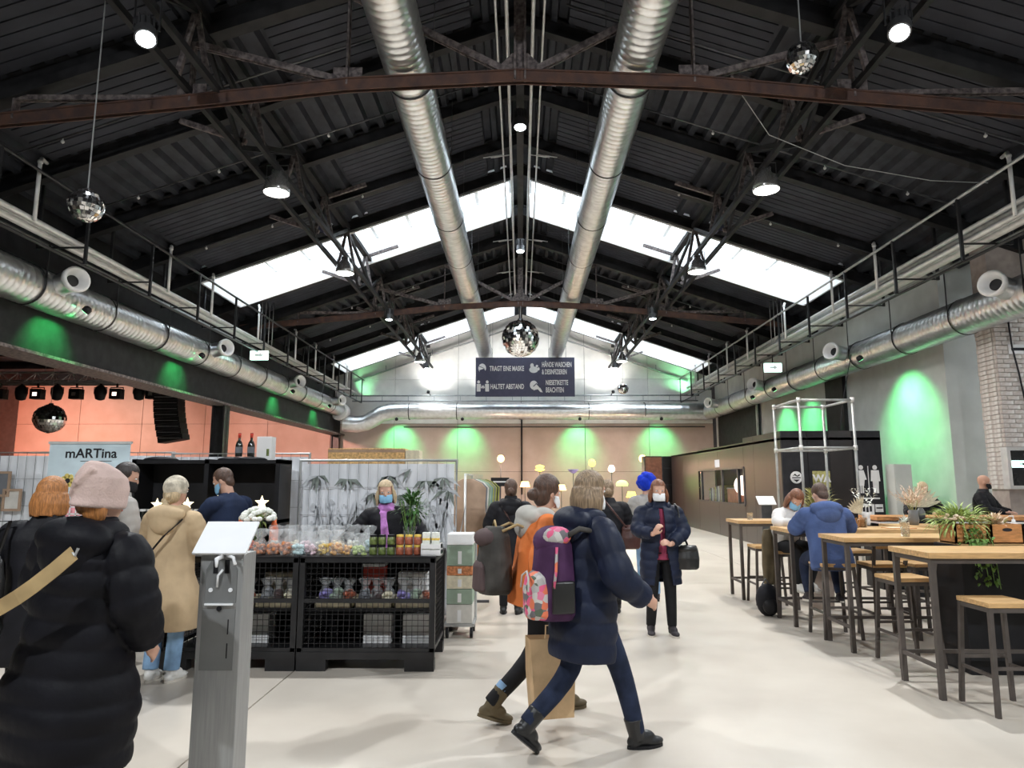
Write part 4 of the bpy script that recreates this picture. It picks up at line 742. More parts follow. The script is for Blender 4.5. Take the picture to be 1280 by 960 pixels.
for k, x in enumerate((-17.3, -16.6, -16.05, -15.4, -14.75, -13.95, -13.4, -12.65, -12.2)):
    t = thing('stage_lamp', '%s black stage lamp hanging from the lighting truss, counted from the far end' % ordinal(k), 'stage lamp', (x, 22.3, 4.875), group='stage lamps on the truss'); B().bar((0, 0, 0), (0, 0, -.14), .05, .05).build('clamp', 'black_steel', t)
    if k % 2: B().lathe([(.06, -.04), (.15, -.12), (.19, -.30), (.14, -.52), (.05, -.56)], 14).build('housing', 'black_plastic', t, True)
    else: B().bbox(-.18, .18, -.14, .14, -.52, -.18, .02).build('housing', 'black_plastic', t); B().box(-.07, .07, -.15, -.14, -.42, -.30).build('lens', 'glow_pink' if k % 4 else 'reflector', t)
    B().tube([(-.21, 0, -.34), (-.21, 0, -.13), (.21, 0, -.13), (.21, 0, -.34)], .018, 6).build('yoke', 'black_steel', t)
t = thing('line_array', 'curved black hanging column of loudspeakers beside the stage column', 'loudspeaker', (-11.4, 22.0, 4.6)); z = 4.66; a = 0.0; yy = 22.0
for k in range(9):
    M3 = Matrix.Rotation(-a, 3, 'Y'); q = B(); P = [(-.40, -.25, -.092), (.40, -.25, -.085), (.40, .25, -.085), (-.40, .25, -.092), (-.40, -.25, .092), (.40, -.25, .085), (.40, .25, .085), (-.40, .25, .092)]
    q.add([M3 @ Vector(p) for p in P], [(0,3,2,1),(4,5,6,7),(0,1,5,4),(1,2,6,5),(2,3,7,6),(3,0,4,7)])
    c = q.build('speaker_cabinet', 'black_plastic', t); c.location = (-.08+.015*k*k*.25, 0, .0 - k*.19 - .05); B().box(-.36, .36, -.256, -.25, -.006, .006).build('grille_line', 'pipe_grey', c); a += .02
B().tube([(0, 0, .05), (0, 0, 2.2)], .02, 6).build('chain', 'dark_metal', t); B().box(-.4, .4, -.2, .2, .05, .10).build('rigging_frame', 'black_steel', t)
lamp('SPOT', (1.5, 23.0, 8.2), 5000, (1, .30, .16), target=(6.3, 23.0, 1.9), angle=42, blend=1.0, size=.12, name='added_orange_spot')  # added unseen lamp, imitates the stage's red reflection on the cabin side
# ---- black cabin with toilets and projection window on the bar side
t = thing('black_cabin', 'long black panelled cabin with a window strip and toilet pictograms', 'cabin', (7.4, 16.5, 0)); XW = 6.25
for k, (xa, xb) in enumerate(((6.25, 6.86), (6.87, 7.38), (7.39, 7.93), (7.94, 8.62))): B().box(xa, xb, 16.5, 16.56, 0, 2.86).build('front_panel', 'ink' if k != 2 else 'box_panel', t, world=True)
for ya, yb, h in ((16.57, 18.5, 2.86), (18.51, 19.35, 2.86)): B().box(XW, XW+.06, ya, yb, 0, h).build('side_panel', 'box_panel', t, world=True)
for ya, yb in ((19.36, 21.9), (21.91, 24.3)):
    B().box(XW, XW+.06, ya, yb, 0, 1.02).build('side_panel', 'box_panel', t, world=True); B().box(XW, XW+.06, ya, yb, 2.04, 2.74).build('side_panel', 'box_panel', t, world=True)
for ya, yb in ((24.31, 26.6), (26.61, 28.6)): B().box(XW, XW+.06, ya, yb, 0, 2.72).build('side_panel', 'box_panel', t, world=True)
B().box(XW, 8.62, 16.5, 28.6, 2.64, 2.70).build('roof_panel', 'box_panel', t, world=True); B().box(8.56, 8.62, 16.56, 28.6, 0, 2.64).build('back_panel', 'box_panel', t, world=True)
B().box(6.9, 6.95, 19.3, 24.4, .9, 2.2).box(6.3, 6.95, 19.3, 24.4, .95, 1.02).build('window_recess', 'black_plastic', t, world=True)
for y in (19.36, 19.9, 21.5, 23.9): B().box(XW-.02, XW+.05, y-.04, y+.04, 1.02, 2.04).build('mullion', 'dark_metal', t, world=True)
for z in (1.0, 2.04): B().box(XW-.03, XW+.06, 19.34, 24.3, z-.03, z+.03).build('window_rail', 'dark_metal', t, world=True)
B().box(XW+.02, XW+.03, 19.4, 24.2, 1.03, 2.02).build('pane', 'pane_glass', t, world=True)
B().box(XW-.005, XW, 21.7, 22.2, 2.1, 2.34).build('notice', 'print_white', t, world=True)
b = B(); [b.box(6.9+k*.35, 6.92+k*.35, 16.49, 16.5, 0, 2.86) for k in range(0)]; 
t2 = t
def on_front(b, P): b.prism(P, 'y', 16.485, 16.5)
b = B(); disc(b, 6.56, 1.75, .14, .145, 16.485, 16.5, 24); b.build('round_emblem', 'print_white', t, world=True)
b = B(); b.box(6.46, 6.66, 16.48, 16.485, 1.73, 1.755).prism([(6.47, 1.78), (6.53, 1.84), (6.58, 1.79), (6.64, 1.83), (6.64, 1.79), (6.58, 1.765), (6.52, 1.80)], 'y', 16.48, 16.485).prism([(6.48, 1.70), (6.64, 1.70), (6.56, 1.64)], 'y', 16.48, 16.485); b.build('emblem_mark', 'ink', t, world=True)
B().box(6.95, 7.36, 16.488, 16.5, 1.52, 1.90).build('poster', 'leaf_olive', t, world=True); text_on(t, 'WA', (7.16, 16.484, 1.72), .24, 'print_white', bold=.01, ext=.001)
# toilet pictograms
b = B(); disc(b, 8.10, 1.985, .052, .055, 16.485, 16.5, 14); on_front(b, [(8.04, 1.92), (8.16, 1.92), (8.22, 1.70), (8.17, 1.69), (8.15, 1.55), (8.05, 1.55), (8.03, 1.69), (7.98, 1.70)]); on_front(b, [(8.06, 1.56), (8.09, 1.56), (8.09, 1.38), (8.06, 1.38)]); on_front(b, [(8.11, 1.56), (8.14, 1.56), (8.14, 1.38), (8.11, 1.38)]); b.build('woman_pictogram', 'print_white', t, world=True)
b = B(); disc(b, 8.43, 1.985, .052, .055, 16.485, 16.5, 14); on_front(b, [(8.34, 1.92), (8.52, 1.92), (8.54, 1.66), (8.50, 1.66), (8.49, 1.38), (8.44, 1.38), (8.43, 1.6), (8.42, 1.38), (8.37, 1.38), (8.36, 1.66), (8.32, 1.66)]); b.build('man_pictogram', 'print_white', t, world=True)
B().box(8.26, 8.275, 16.485, 16.5, 1.40, 2.02).build('divider_mark', 'print_white', t, world=True); B().box(8.03, 8.50, 16.485, 16.5, 1.24, 1.275).build('text_line', 'print_white', t, world=True)
b = B(); on_front(b, [(7.97, .86), (8.34, .86), (8.36, 1.12), (7.97, 1.14)]); on_front(b, [(8.38, .94), (8.56, .94), (8.56, 1.12), (8.38, 1.12)]); b.build('paper_notice', 'print_white', t, world=True); b = B(); [b.box(8.0+k*.08, 8.05+k*.08, 16.48, 16.485, .92+.03*(k % 2), 1.08) for k in range(4)]; b.box(8.40, 8.54, 16.48, 16.485, 1.02, 1.05); b.build('notice_print', 'ink', t, world=True)
# inside the window: glowing globe, stacked sleeves, red board
t = thing('globe_lamp', 'round glowing lamp behind the window of the black cabin', 'lamp', (6.55, 20.35, 1.02)); B().lathe([(0, 0), (.1, 0), (.1, .03), (.02, .05), (.02, .25)], 14).build('base', 'dark_metal', t, True); B().ell((0, 0, .52), (.27, .32, .30), n=18, m=12).build('globe', 'glow_pink', t, True)
for k in range(9):
    q = thing('record_sleeve', '%s upright sleeve in the cabin window, counted from the globe lamp' % ordinal(k), 'record', (6.6, 22.1+k*.17, 1.02), group='upright sleeves in the cabin window'); B().box(-.22, .18, -.03, .03, 0, .52-.015*k).build('sleeve', ['leaf_olive', 'tan_cloth', 'pale_cloth', 'grey_cloth'][k % 4], q); B().box(-.225, -.22, -.02, .02, .05, .45-.015*k).build('spine_label', 'pale_cloth', q)
t = thing('orange_board', 'orange tilted board in the cabin window below the globe lamp', 'board', (6.55, 21.2, 1.02)); B().box(-.1, .1, -.5, .45, 0, .42).build('board_body', 'terracotta_panel', t); B().box(-.12, .12, -.52, .47, .42, .44).build('edge', 'pale_cloth', t)
t = thing('glass_cabinet', 'tall black glazed cabinet at the far end of the black cabin', 'cabinet', (6.0, 29.3, 0)); B().box(-.75, .6, -.02, .6, 0, 2.72).build('carcass', 'box_panel', t); 
for z in (.03, .75, 1.5, 2.2): B().box(.0, .58, -.05, -.02, z, z+.04).build('door_rail', 'dark_metal', t)
for x in (-.75, .0, .56): B().box(x, x+.04, -.05, -.02, 0, 2.72).build('door_stile', 'dark_metal', t)
B().box(-.74, -.01, -.03, -.021, .05, 2.68).build('side_board', 'terracotta_panel', t)
t = thing('grey_locker', 'plain grey steel locker beside the toilet panel', 'cabinet', (8.85, 16.3, 0)); B().bbox(-.2, .2, -.25, .15, 0, 2.05, .01).build('locker_body', 'grey_wall', t); B().box(-.18, .18, -.262, -.25, .05, 2.0).build('locker_door', 'grey_wall', t); B().box(.12, .14, -.275, -.262, 1.0, 1.12).build('handle', 'dark_metal', t)
# ---- scaffold frame
t = thing('scaffold_frame', 'open frame of grey aluminium tubes standing before the black cabin', 'frame', (6.15, 14.4, 0)); X0, X1, Y0, Y1 = 5.60, 6.68, 13.75, 15.1
for x in (X0, X1):
    for y in (Y0, Y1): B().tube([(x, y, 0), (x, y, 3.3)], .028, 8).build('post', 'pipe_grey', t, True, True)
for z in (2.32, 3.28):
    for y in (Y0, Y1): B().tube([(X0, y, z), (X1, y, z)], .026, 8).build('rail', 'pipe_grey', t, True, True)
    for x in (X0, X1): B().tube([(x, Y0, z), (x, Y1, z)], .026, 8).build('rail', 'pipe_grey', t, True, True)
for x in (X0, X1):
    for y in (Y0, Y1):
        for z in (2.32, 3.28): B().tube([(x, y, z-.05), (x, y, z+.05)], .042, 8).build('coupler', 'pipe_white', t, True, True)
# ---- info post beside the first table
t = thing('info_stand', 'slim dark stand with a tilted white information plate', 'stand', (4.22, 12.0, 0)); B().bbox(-.09, .09, -.05, .05, 0, 1.25, .01).build('column', 'dark_metal', t); q = B().cbox((0, 0, 0), (.3, .2, .012), Matrix.Rotation(.75, 3, 'X')).build('plate', 'white_plastic', t); q.location = (0, -.03, 1.33); B().box(-.14, .14, -.14, .14, 0, .012).build('base_plate', 'dark_metal', t)
# ---- high tables
def hi_table(x0, y0, lab, W=1.45, D=.60, H=1.10):
    t = thing('high_table', lab, 'table', (x0, y0, 0), group='wooden high tables of the bar'); n = 4
    for k in range(n): B().bbox(0, W, D*k/n+.001, D*(k+1)/n-.001, H-.045, H, .005).build('top_board', 'wood_top', t)
    for i, (x, y) in enumerate(((.02, .02), (W-.06, .02), (.02, D-.06), (W-.06, D-.06))): B().box(x, x+.04, y, y+.04, 0, H-.045).build('leg', 'leg_brown', t)
    f = B(); f.box(.06, W-.06, .025, .05, H-.085, H-.045).box(.06, W-.06, D-.05, D-.025, H-.085, H-.045).box(.025, .05, .06, D-.06, H-.085, H-.045).box(W-.05, W-.025, .06, D-.06, H-.085, H-.045); f.build('apron', 'leg_brown', t)
    B().box(.025, .05, .06, D-.06, .22, .25).build('stretcher', 'leg_brown', t); B().box(W-.05, W-.025, .06, D-.06, .22, .25).build('stretcher', 'leg_brown', t); B().box(.06, W-.06, D-.05, D-.025, .22, .25).build('stretcher', 'leg_brown', t)
    return t
hi_table(3.18, 5.50, 'long wooden high table nearest the viewer, with an orange crate behind'); hi_table(3.20, 6.95, 'wooden high table carrying the drinking glass, second from the viewer', 1.4); hi_table(3.12, 8.15, 'wooden high table where the two guests sit', 1.75); hi_table(3.10, 9.95, 'wooden high table furthest from the viewer, with one empty stool', .95)
t = hi_table(4.75, 8.7, 'wooden high table with the dried flowers, nearer the bar', 1.2)
def stool(x, y, rz, lab, back=False, w_=.36, H=.78):
    t = thing('bar_stool', lab, 'bar stool', (x, y, 0), rz, group='bar stools with wooden seats'); h = w_/2
    B().bbox(-h, h, -h, h, H-.035, H, .006).build('seat', 'wood_top', t)
    for sx in (-1, 1):
        for sy in (-1, 1): B().bar((sx*(h-.02), sy*(h-.02), H-.035), (sx*(h+.015), sy*(h+.015), 0), .03, .03).build('leg', 'leg_brown', t)
    a = h+.003; f = B()
    for sx in (-1, 1): f.bar((sx*a, -a, .27), (sx*a, a, .27), .022, .022)
    for sy in (-1, 1): f.bar((-a, sy*a, .33), (a, sy*a, .33), .022, .022)
    f.build('foot_rail', 'leg_brown', t)
    f = B()
    for sx in (-1, 1): f.bar((sx*(h-.02), -h+.02, H-.055), (sx*(h-.02), h-.02, H-.055), .025, .03)
    for sy in (-1, 1): f.bar((-h+.02, sy*(h-.02), H-.055), (h-.02, sy*(h-.02), H-.055), .025, .03)
    f.build('seat_frame', 'leg_brown', t)
    if back:
        for sx in (-1, 1): B().bar((sx*(h-.015), h-.02, H-.03), (sx*(h-.0), h+.06, H+.27), .03, .03).build('back_post', 'leg_brown', t)
        B().cbox((0, h+.055, H+.21), (w_-.03, .02, .09)).build('back_slat', 'wood_top', t)
    return t
stool(3.55, 5.33, .02, 'wooden topped bar stool without back, nearest the viewer', w_=.36)
stool(3.58, 6.62, PI+.05, 'bar stool with a low slatted back between the two nearest tables', True)
stool(3.92, 7.68, PI, 'bar stool with a low slatted back behind the glass on the second table', True)
stool(4.36, 7.72, .1, 'plain bar stool tucked beside the backed stool at the second table')
stool(3.40, 7.72, 0.0, 'bar stool under the guest in the blue hooded sweater')
stool(3.42, 9.05, .0, 'bar stool under the guest in the white sweater')
stool(3.38, 10.0-.25, .0, 'bar stool pushed up to the furthest table')
stool(4.30, 9.15, .1, 'orange tinted bar stool behind the guests, beside the planter')
stool(4.30, 6.88, .0, 'bar stool half hidden beside the black planter box')
# ---- planters
t = thing('planter_box', 'black planter box standing behind the nearest table', 'planter', (4.5, 6.42, 0)); B().bbox(-.62, .62, -.2, .2, 0, 1.09, .01).build('box_body', 'black_plastic', t); B().box(-.6, .6, -.18, .18, 1.09, 1.10).build('top_board', 'wood_top', t)
def crate(x, y, z, w_, d, h, lab, m='wood_crate', hole=True):
    t = thing('wooden_crate', lab, 'crate', (x, y, z)); b = B(); b.box(-w_, w_, -d, -d+.015, 0, h); b.build('front_board', m, t); B().box(-w_, w_, d-.015, d, 0, h).build('back_board', m, t); B().box(-w_, -w_+.015, -d, d, 0, h).build('end_board', m, t); B().box(w_-.015, w_, -d, d, 0, h).build('end_board', m, t); B().box(-w_, w_, -d, d, 0, .012).build('bottom_board', m, t); B().box(-w_+.02, w_-.02, -d+.02, d-.02, .02, h*.75).build('soil', 'mortar', t)
    if hole:
        b = B(); n = 14; P = [(.045*math.cos(2*PI*k/n), h*.72+.016*math.sin(2*PI*k/n)) for k in range(n)]; b.prism(P, 'y', -d-.002, -d); b.build('hand_hole', 'ink', t)
    return t
crate(4.36, 6.42, 1.10, .145, .12, .17, 'orange wooden crate with a hand hole at the frame edge of the planter box'); crate(4.04, 6.42, 1.10, .145, .12, .165, 'wooden crate overgrown with trailing green plants')
t = thing('trailing_plant', 'bushy lime green plant trailing out of the wooden crate', 'plant', (4.01, 6.42, 1.22)); bush(B(), (0, 0, .06), (.26, .16, .12), 420, .10, .018, 3, .5, .5).build('foliage', 'leaf_lime', t); bush(B(), (.02, -.16, -.08), (.12, .05, .14), 150, .05, .03, 4, -.3).build('trailing_foliage', 'leaf_green', t)
b = B(); R = random.Random(9)
for k in range(5):
    x = -.05+k*.05; b.tube([(x, -.14, .0), (x+.01, -.2, -.12), (x+.03, -.215, -.30-.05*k)], .004, 5)
b.build('vine', 'leaf_green', t); b = B()
for k in range(60): x = R.uniform(-.03, .17); leaf_mesh(b, (x, -.21, R.uniform(-.45, -.05)), (R.uniform(-1, 1), -.4, -.5), .045, .03)
b.build('vine_leaf', 'leaf_green', t, kind='stuff'); lumps(B(), (-.06, -.08, .10), (.08, .05, .03), 14, .018, 77).build('blossom', 'petal_pampas', t, True)
t = thing('succulent', 'small pinkish plant growing in the orange wooden crate', 'plant', (4.34, 6.42, 1.23)); bush(B(), (0, 0, .03), (.11, .09, .06), 110, .08, .025, 6, .8).build('foliage', 'petal_pampas', t); bush(B(), (0, 0, .02), (.12, .09, .05), 60, .07, .02, 7, .6).build('foliage', 'leaf_olive', t)
t = thing('bottle', 'white pump bottle standing behind the orange crate', 'bottle', (4.60, 6.55, 1.10)); B().lathe([(0, 0), (.038, 0), (.04, .02), (.04, .15), (.015, .18), (.015, .2), (0, .2)], 14).build('bottle_body', 'white_paint', t, True); B().tube([(0, 0, .2), (0, 0, .23), (-.04, 0, .23)], .006).build('pump', 'white_paint', t)
def glass(x, y, z, lab, h=.14, r=.045, fill=True):
    t = thing('drinking_glass', lab, 'glass', (x, y, z)); B().lathe([(0, .004), (r*.82, .004), (r*.85, 0), (r, h), (r-.004, h), (r*.8, .012), (0, .012)], 18).build('glass_body', 'glass_clear', t, True)
    if fill: bush(B(), (0, 0, h*.95), (.04, .04, .05), 50, .05, .014, int(x*100), .8).build('sprig_foliage', 'petal_white', t)
glass(3.90, 7.12, 1.10, 'clear drinking glass with a pale sprig on the second table'); glass(4.02, 8.42, 1.10, 'clear glass on the table of the two guests, nearer the bar', .12, fill=False); glass(4.16, 8.5, 1.10, 'second clear glass beside the small wooden box', .12, fill=False); glass(3.2+.15, 10.2, 1.10, 'small clear tumbler on the furthest table', .1, fill=False)
crate(4.06, 8.60, 1.10, .13, .09, .09, 'small flat wooden box on the table of the two guests', hole=False)
t = thing('menu_card', 'brown clipboard menu lying on the table of the two guests', 'menu', (4.5, 8.35, 1.10)); B().box(-.16, .16, -.1, .1, 0, .008).build('board', 'wood_crate', t); B().box(-.14, .12, -.08, .08, .008, .0095).build('sheet', 'cream', t)
t = thing('green_plant', 'bushy green plant in a pot behind the two guests', 'plant', (3.98, 9.35, 0)); B().lathe([(0, 0), (.13, 0), (.17, 1.05), (.15, 1.05), (0, 1.03)], 18).build('pot', 'mortar', t, True); bush(B(), (0, 0, 1.28), (.22, .2, .22), 330, .13, .025, 31, .6, .4).build('foliage', 'leaf_olive', t)
t = thing('dried_bouquet', 'vase with pale dried palm leaves and white sprigs beside the guests', 'bouquet', (4.42, 8.95, 1.10)); vase(t, .05, .16, 'white_paint'); b = B(); R = random.Random(14)
for k in range(7):
    a = k*.9; d = Vector((math.cos(a)*.5, math.sin(a)*.4, 1)); 
    for j in range(9): leaf_mesh(b, Vector((0, 0, .14))+d*(.08+.028*j), (math.cos(a+j % 2*2-1)*.8, math.sin(a+j), .6), .07, .022)
b.build('sprig_foliage', 'petal_white', t); b = B()
for j in range(9): leaf_mesh(b, (-.05, 0, .14), (-.9+j*.12, 0, .3+j*.1), .24, .04, up=(0, 1, 0))
b.build('palm_leaf', 'cream', t)
t = thing('pampas_vase', 'grey vase with a wide bunch of dried pink pampas grass', 'bouquet', (5.05, 9.0, 1.10)); vase(t, .065, .19, 'steel_dark', .8); b = B(); R = random.Random(17)
for k in range(26):
    a = R.uniform(0, 2*PI); l = R.uniform(.15, .27); d = Vector((math.cos(a)*R.uniform(.3, .9), math.sin(a)*.4, R.uniform(.5, 1.1))); p = Vector((0, 0, .18))+d*.1
    for j in range(10): leaf_mesh(b, p+d*(l*j/10), d+Vector((R.uniform(-.6, .6), R.uniform(-.6, .6), R.uniform(-.4, .3))), .07, .016)
b.build('plume', 'petal_pampas', t); b = B(); [b.tube([(0, 0, .1), (R.uniform(-.08, .08), R.uniform(-.05, .05), .32)], .003, 5) for k in range(8)]; b.build('stem', 'leaf_olive', t)
t = thing('dried_leaf', 'large round cream dried leaf standing behind the pampas grass', 'bouquet', (5.95, 10.4, 0)); B().lathe([(0, 1.10), (.05, 1.10), (.06, 1.2), (.03, 1.26), (0, 1.26)], 14).build('vase', 'steel_dark', t, True); b = B()
for j in range(13): leaf_mesh(b, (0, 0, 1.27), (-1+j*.17, -.1, .35+.8*math.sin(j*PI/12)), .33, .07, up=(0, 1, 0), curl=.05)
b.build('fan_leaf', 'cream', t); B().box(-.25, .35, -.15, .15, 0, 1.10).build('stand', 'black_plastic', t)
# ---- bar counter
t = thing('bar_counter', 'long bar counter with a brown top and lit shelf front', 'bar counter', (7.6, 11.2, 0)); B().bbox(-2.05, 3.5, -.3, .3, 1.05, 1.11, .01).build('counter_top', 'wood_crate', t); B().box(-2.0, 3.5, -.26, .26, 0, .62).build('front_panel', 'black_plastic', t); B().box(-2.0, 3.5, -.02, .26, .62, 1.0).build('back_board', 'black_plastic', t); B().box(-2.0, 3.5, -.28, .26, 1.0, 1.03).build('light_strip', 'white_paint', t); B().box(-2.0, 3.5, -.27, .26, .62, .65).build('shelf_board', 'pipe_white', t)
for k in range(5): B().box(-1.9+k*1.08, -1.0+k*1.08, -.03, -.022, .68, .96).build('fridge_front', 'teal_glow' if k % 2 else 'screen_dark', t)
for k in range(6):
    q = thing('bar_tumbler', '%s stacked white cup on the lit shelf of the bar counter' % ordinal(k), 'cup', (5.75+k*.55, 11.05, .65), group='cups on the bar shelf'); B().lathe([(0, 0), (.04, 0), (.055, .15), (.05, .15), (.036, .01), (0, .01)], 14).build('cup_body', 'white_paint', q, True); B().lathe([(.056, .145), (.058, .155), (.05, .155)], 14, cap=False).build('rim', 'white_paint', q)
t = thing('display_case', 'wall box with a pale frame holding a small lit exit sign', 'display', (9.12, 12.3, 0)); w_ = .52; b = B(); b.box(-w_+.06, w_-.06, -.06, .1, 1.52, 1.58).box(-w_+.06, w_-.06, -.06, .1, 2.2, 2.26).box(-w_, -w_+.06, -.063, .1, 1.52, 2.26).box(w_-.06, w_, -.063, .1, 1.52, 2.26); b.build('frame', 'pipe_white', t); B().box(-w_+.03, w_-.03, .02, .08, 1.55, 2.23).build('screen', 'screen_dark', t); B().box(-.4, -.14, -.0, .02, 1.9, 2.02).build('sign_plate', 'exit_glow', t); B().prism([(-.28, 1.95), (-.22, 1.95), (-.22, 1.925), (-.175, 1.96), (-.22, 1.995), (-.22, 1.97), (-.28, 1.97)], 'y', -.004, 0).build('arrow', 'ink', t); B().tube([(0, .06, 0), (0, .06, 1.52)], .05).build('pole', 'white_paint', t)
# ---- right wall bits
t = thing('wall_sign', 'small white plate fixed to the brick pillar', 'sign', (10.25, 13.96, 4.35)); B().box(-.2, .2, -.02, .0, -.1, .1).build('plate', 'white_paint', t); B().box(-.15, .15, -.023, -.02, -.03, .03).build('text_line', 'ink', t)
t = thing('wall_cable', 'dark cable running down the brick pillar', 'cable', (10.2, 13.95, 3)); B().tube([(10.08, 13.94, 5.4), (10.12, 13.94, 4.4), (10.2, 13.94, 3.9), (10.28, 13.94, 3.2)], .018, 6).build('cable_run', 'ink', t, True, True)
t = thing('slack_cable', 'thin slack cable hanging from the bar side duct to the cabin', 'cable', (8.9, 18, 4)); B().tube([(8.95, 18.3, 5.05), (8.7, 18.0, 4.6), (8.2, 17.4, 3.6), (7.9, 17.0, 2.86)], .012, 6).build('cable_run', 'ink', t, True, True)
t = thing('roof_cable', 'slack pale cable drooping across the bar side roof slope', 'cable', (6, 10, 8)); B().tube([(3.3, 9.7, 7.6), (4.1, 10.6, 7.3), (5.6, 11.2, 7.05), (7.3, 11.6, 6.95), (8.3, 11.6, 6.9)], .007, 6).build('cable_run', 'pipe_grey', t, True, True)
# ---- bag on the floor
t = thing('floor_backpack', 'black backpack slumped on the floor beside the guests', 'backpack', (3.08, 8.85, 0)); B().ell((0, 0, .19), (.15, .12, .20), n=16, m=10).build('bag_body', 'coat_black', t, True); B().ell((0, -.09, .13), (.10, .06, .10), n=12, m=8).build('front_pocket', 'black_plastic', t, True); B().tube([(-.05, .05, .36), (0, .06, .44), (.05, .05, .36)], .01, 6).build('strap', 'grey_cloth', t, True)
# ================================================================== PEOPLE
mat('skin', (.62, .36, .26), .5, var=.06, scale=12); mat('hair_red', (.42, .17, .05), .5, var=.35, scale=4, stretch=(30, 30, 3), bump=.35, bscale=6); mat('hair_brown', (.085, .045, .03), .45, var=.4, scale=4, stretch=(30, 30, 3), bump=.35, bscale=6); mat('hair_light', (.26, .18, .11), .45, var=.4, scale=4, stretch=(30, 30, 3), bump=.35, bscale=6); mat('hair_blond', (.55, .42, .26), .5, var=.25, scale=4, stretch=(30, 30, 3), bump=.35, bscale=6); mat('hair_dark', (.03, .022, .02), .45, var=.4, scale=4, stretch=(30, 30, 3), bump=.3, bscale=6); mat('hair_auburn', (.20, .075, .035), .45, var=.4, scale=4, stretch=(30, 30, 3), bump=.3, bscale=6)
mat('puffer_black', (.006, .006, .009), .6, var=.2, bump=.12, bscale=30, spec=.18); mat('puffer_navy', (.010, .015, .036), .55, var=.2, bump=.12, bscale=30, spec=.25); mat('navy_wool', (.016, .026, .06), .8, var=.15, bump=.1, bscale=60); mat('beige_coat', (.50, .37, .23), .8, var=.15, scale=4, bump=.12, bscale=20); mat('jeans_light', (.22, .36, .55), .85, var=.2, scale=8, bump=.1, bscale=80); mat('jeans_dark', (.018, .026, .055), .8, var=.25, scale=10, bump=.1, bscale=80); mat('jeans_grey', (.16, .20, .27), .85, var=.2, scale=8); mat('trousers_black', (.014, .014, .016), .75, var=.2); mat('orange_jacket', (.72, .20, .055), .75, var=.12, scale=5, bump=.12, bscale=30); mat('hood_pale', (.50, .48, .44), .85, var=.1); mat('beanie_pink', (.60, .45, .41), .85, var=.1, scale=8, bump=.2, bscale=90); mat('hat_knit', (.58, .52, .42), .9, var=.3, scale=18, bump=.4, bscale=60)
mat('mask_white', (.80, .81, .82), .8, var=.03); mat('mask_blue', (.25, .50, .72), .8, var=.05); mat('mask_black', (.02, .02, .022), .8); mat('scarf_lilac', (.52, .22, .56), .8, var=.25, scale=14, bump=.2); mat('sweater_white', (.74, .72, .70), .9, var=.06, bump=.2, bscale=70); mat('hoodie_blue', (.075, .115, .26), .85, var=.15, scale=6, bump=.15, bscale=50); mat('jacket_grey', (.40, .38, .36), .8, var=.12); mat('boot_olive', (.11, .085, .05), .6, var=.25); mat('boot_black', (.014, .014, .015), .4, var=.2); mat('shoe_white', (.78, .77, .74), .5, var=.05); mat('shoe_dark', (.04, .035, .04), .6); mat('sole_pale', (.62, .58, .52), .7); mat('strap_tan', (.42, .30, .15), .7, var=.2); mat('leather_black', (.018, .018, .018), .35, var=.2); mat('leather_brown', (.06, .022, .018), .4, var=.2); mat('blue_hood', (.008, .04, .55), .7, var=.25, bump=.3, bscale=30); mat('pack_purple', (.075, .03, .085), .7, var=.2); mat('pack_grey', (.07, .065, .06), .7, var=.3); mat('eye_white', (.8, .8, .8), .2, var=.02); mat('eye_dark', (.03, .02, .015), .2); mat('lip', (.50, .20, .17), .5); mat('red_top', (.30, .05, .10), .8)
def floral():
    m = bpy.data.materials.new('floral_print'); m.use_nodes = True; MATS['floral_print'] = m; nt = m.node_tree; b = nt.nodes['Principled BSDF']; b.inputs['Roughness'].default_value = .7
    tc = nt.nodes.new('ShaderNodeTexCoord'); v = nt.nodes.new('ShaderNodeTexVoronoi'); v.inputs['Scale'].default_value = 24; nt.links.new(tc.outputs['Object'], v.inputs['Vector'])
    sp = nt.nodes.new('ShaderNodeSeparateColor'); nt.links.new(v.outputs['Color'], sp.inputs[0]); cr = nt.nodes.new('ShaderNodeValToRGB'); cr.color_ramp.interpolation = 'CONSTANT'; e = cr.color_ramp.elements; e[0].color = (.45, .43, .42, 1); e[1].position = .22; e[1].color = (.75, .12, .25, 1)
    for p, c in ((.45, (.16, .15, .16, 1)), (.58, (.78, .20, .10, 1)), (.70, (.60, .58, .55, 1)), (.85, (.10, .13, .09, 1)), (.93, (.75, .22, .35, 1))): x = e.new(p); x.color = c
    nt.links.new(sp.outputs[0], cr.inputs[0]); nt.links.new(cr.outputs[0], b.inputs['Base Color'])
floral()
def plaid_check(): pass
def remesh(b, name, m, parent, vox=.010, sm=3, fac=.5):
    me = bpy.data.meshes.new(name); me.from_pydata(b.v, [], b.f); bm = bmesh.new(); bm.from_mesh(me); bmesh.ops.recalc_face_normals(bm, faces=bm.faces); bm.to_mesh(me); bm.free()
    o = bpy.data.objects.new(name, me); COL.objects.link(o); md = o.modifiers.new('r', 'REMESH'); md.mode = 'VOXEL'; md.voxel_size = vox; md.adaptivity = 0
    if sm: s = o.modifiers.new('s', 'SMOOTH'); s.iterations = sm; s.factor = fac
    dg = bpy.context.evaluated_depsgraph_get(); dg.update(); me2 = bpy.data.meshes.new_from_object(o.evaluated_get(dg)); o.modifiers.clear(); o.data = me2; me2.name = name; bpy.data.meshes.remove(me)
    me2.polygons.foreach_set('use_smooth', [True]*len(me2.polygons)); me2.materials.clear(); me2.materials.append(MATS[m]); o.parent = parent; return o
V3 = Vector
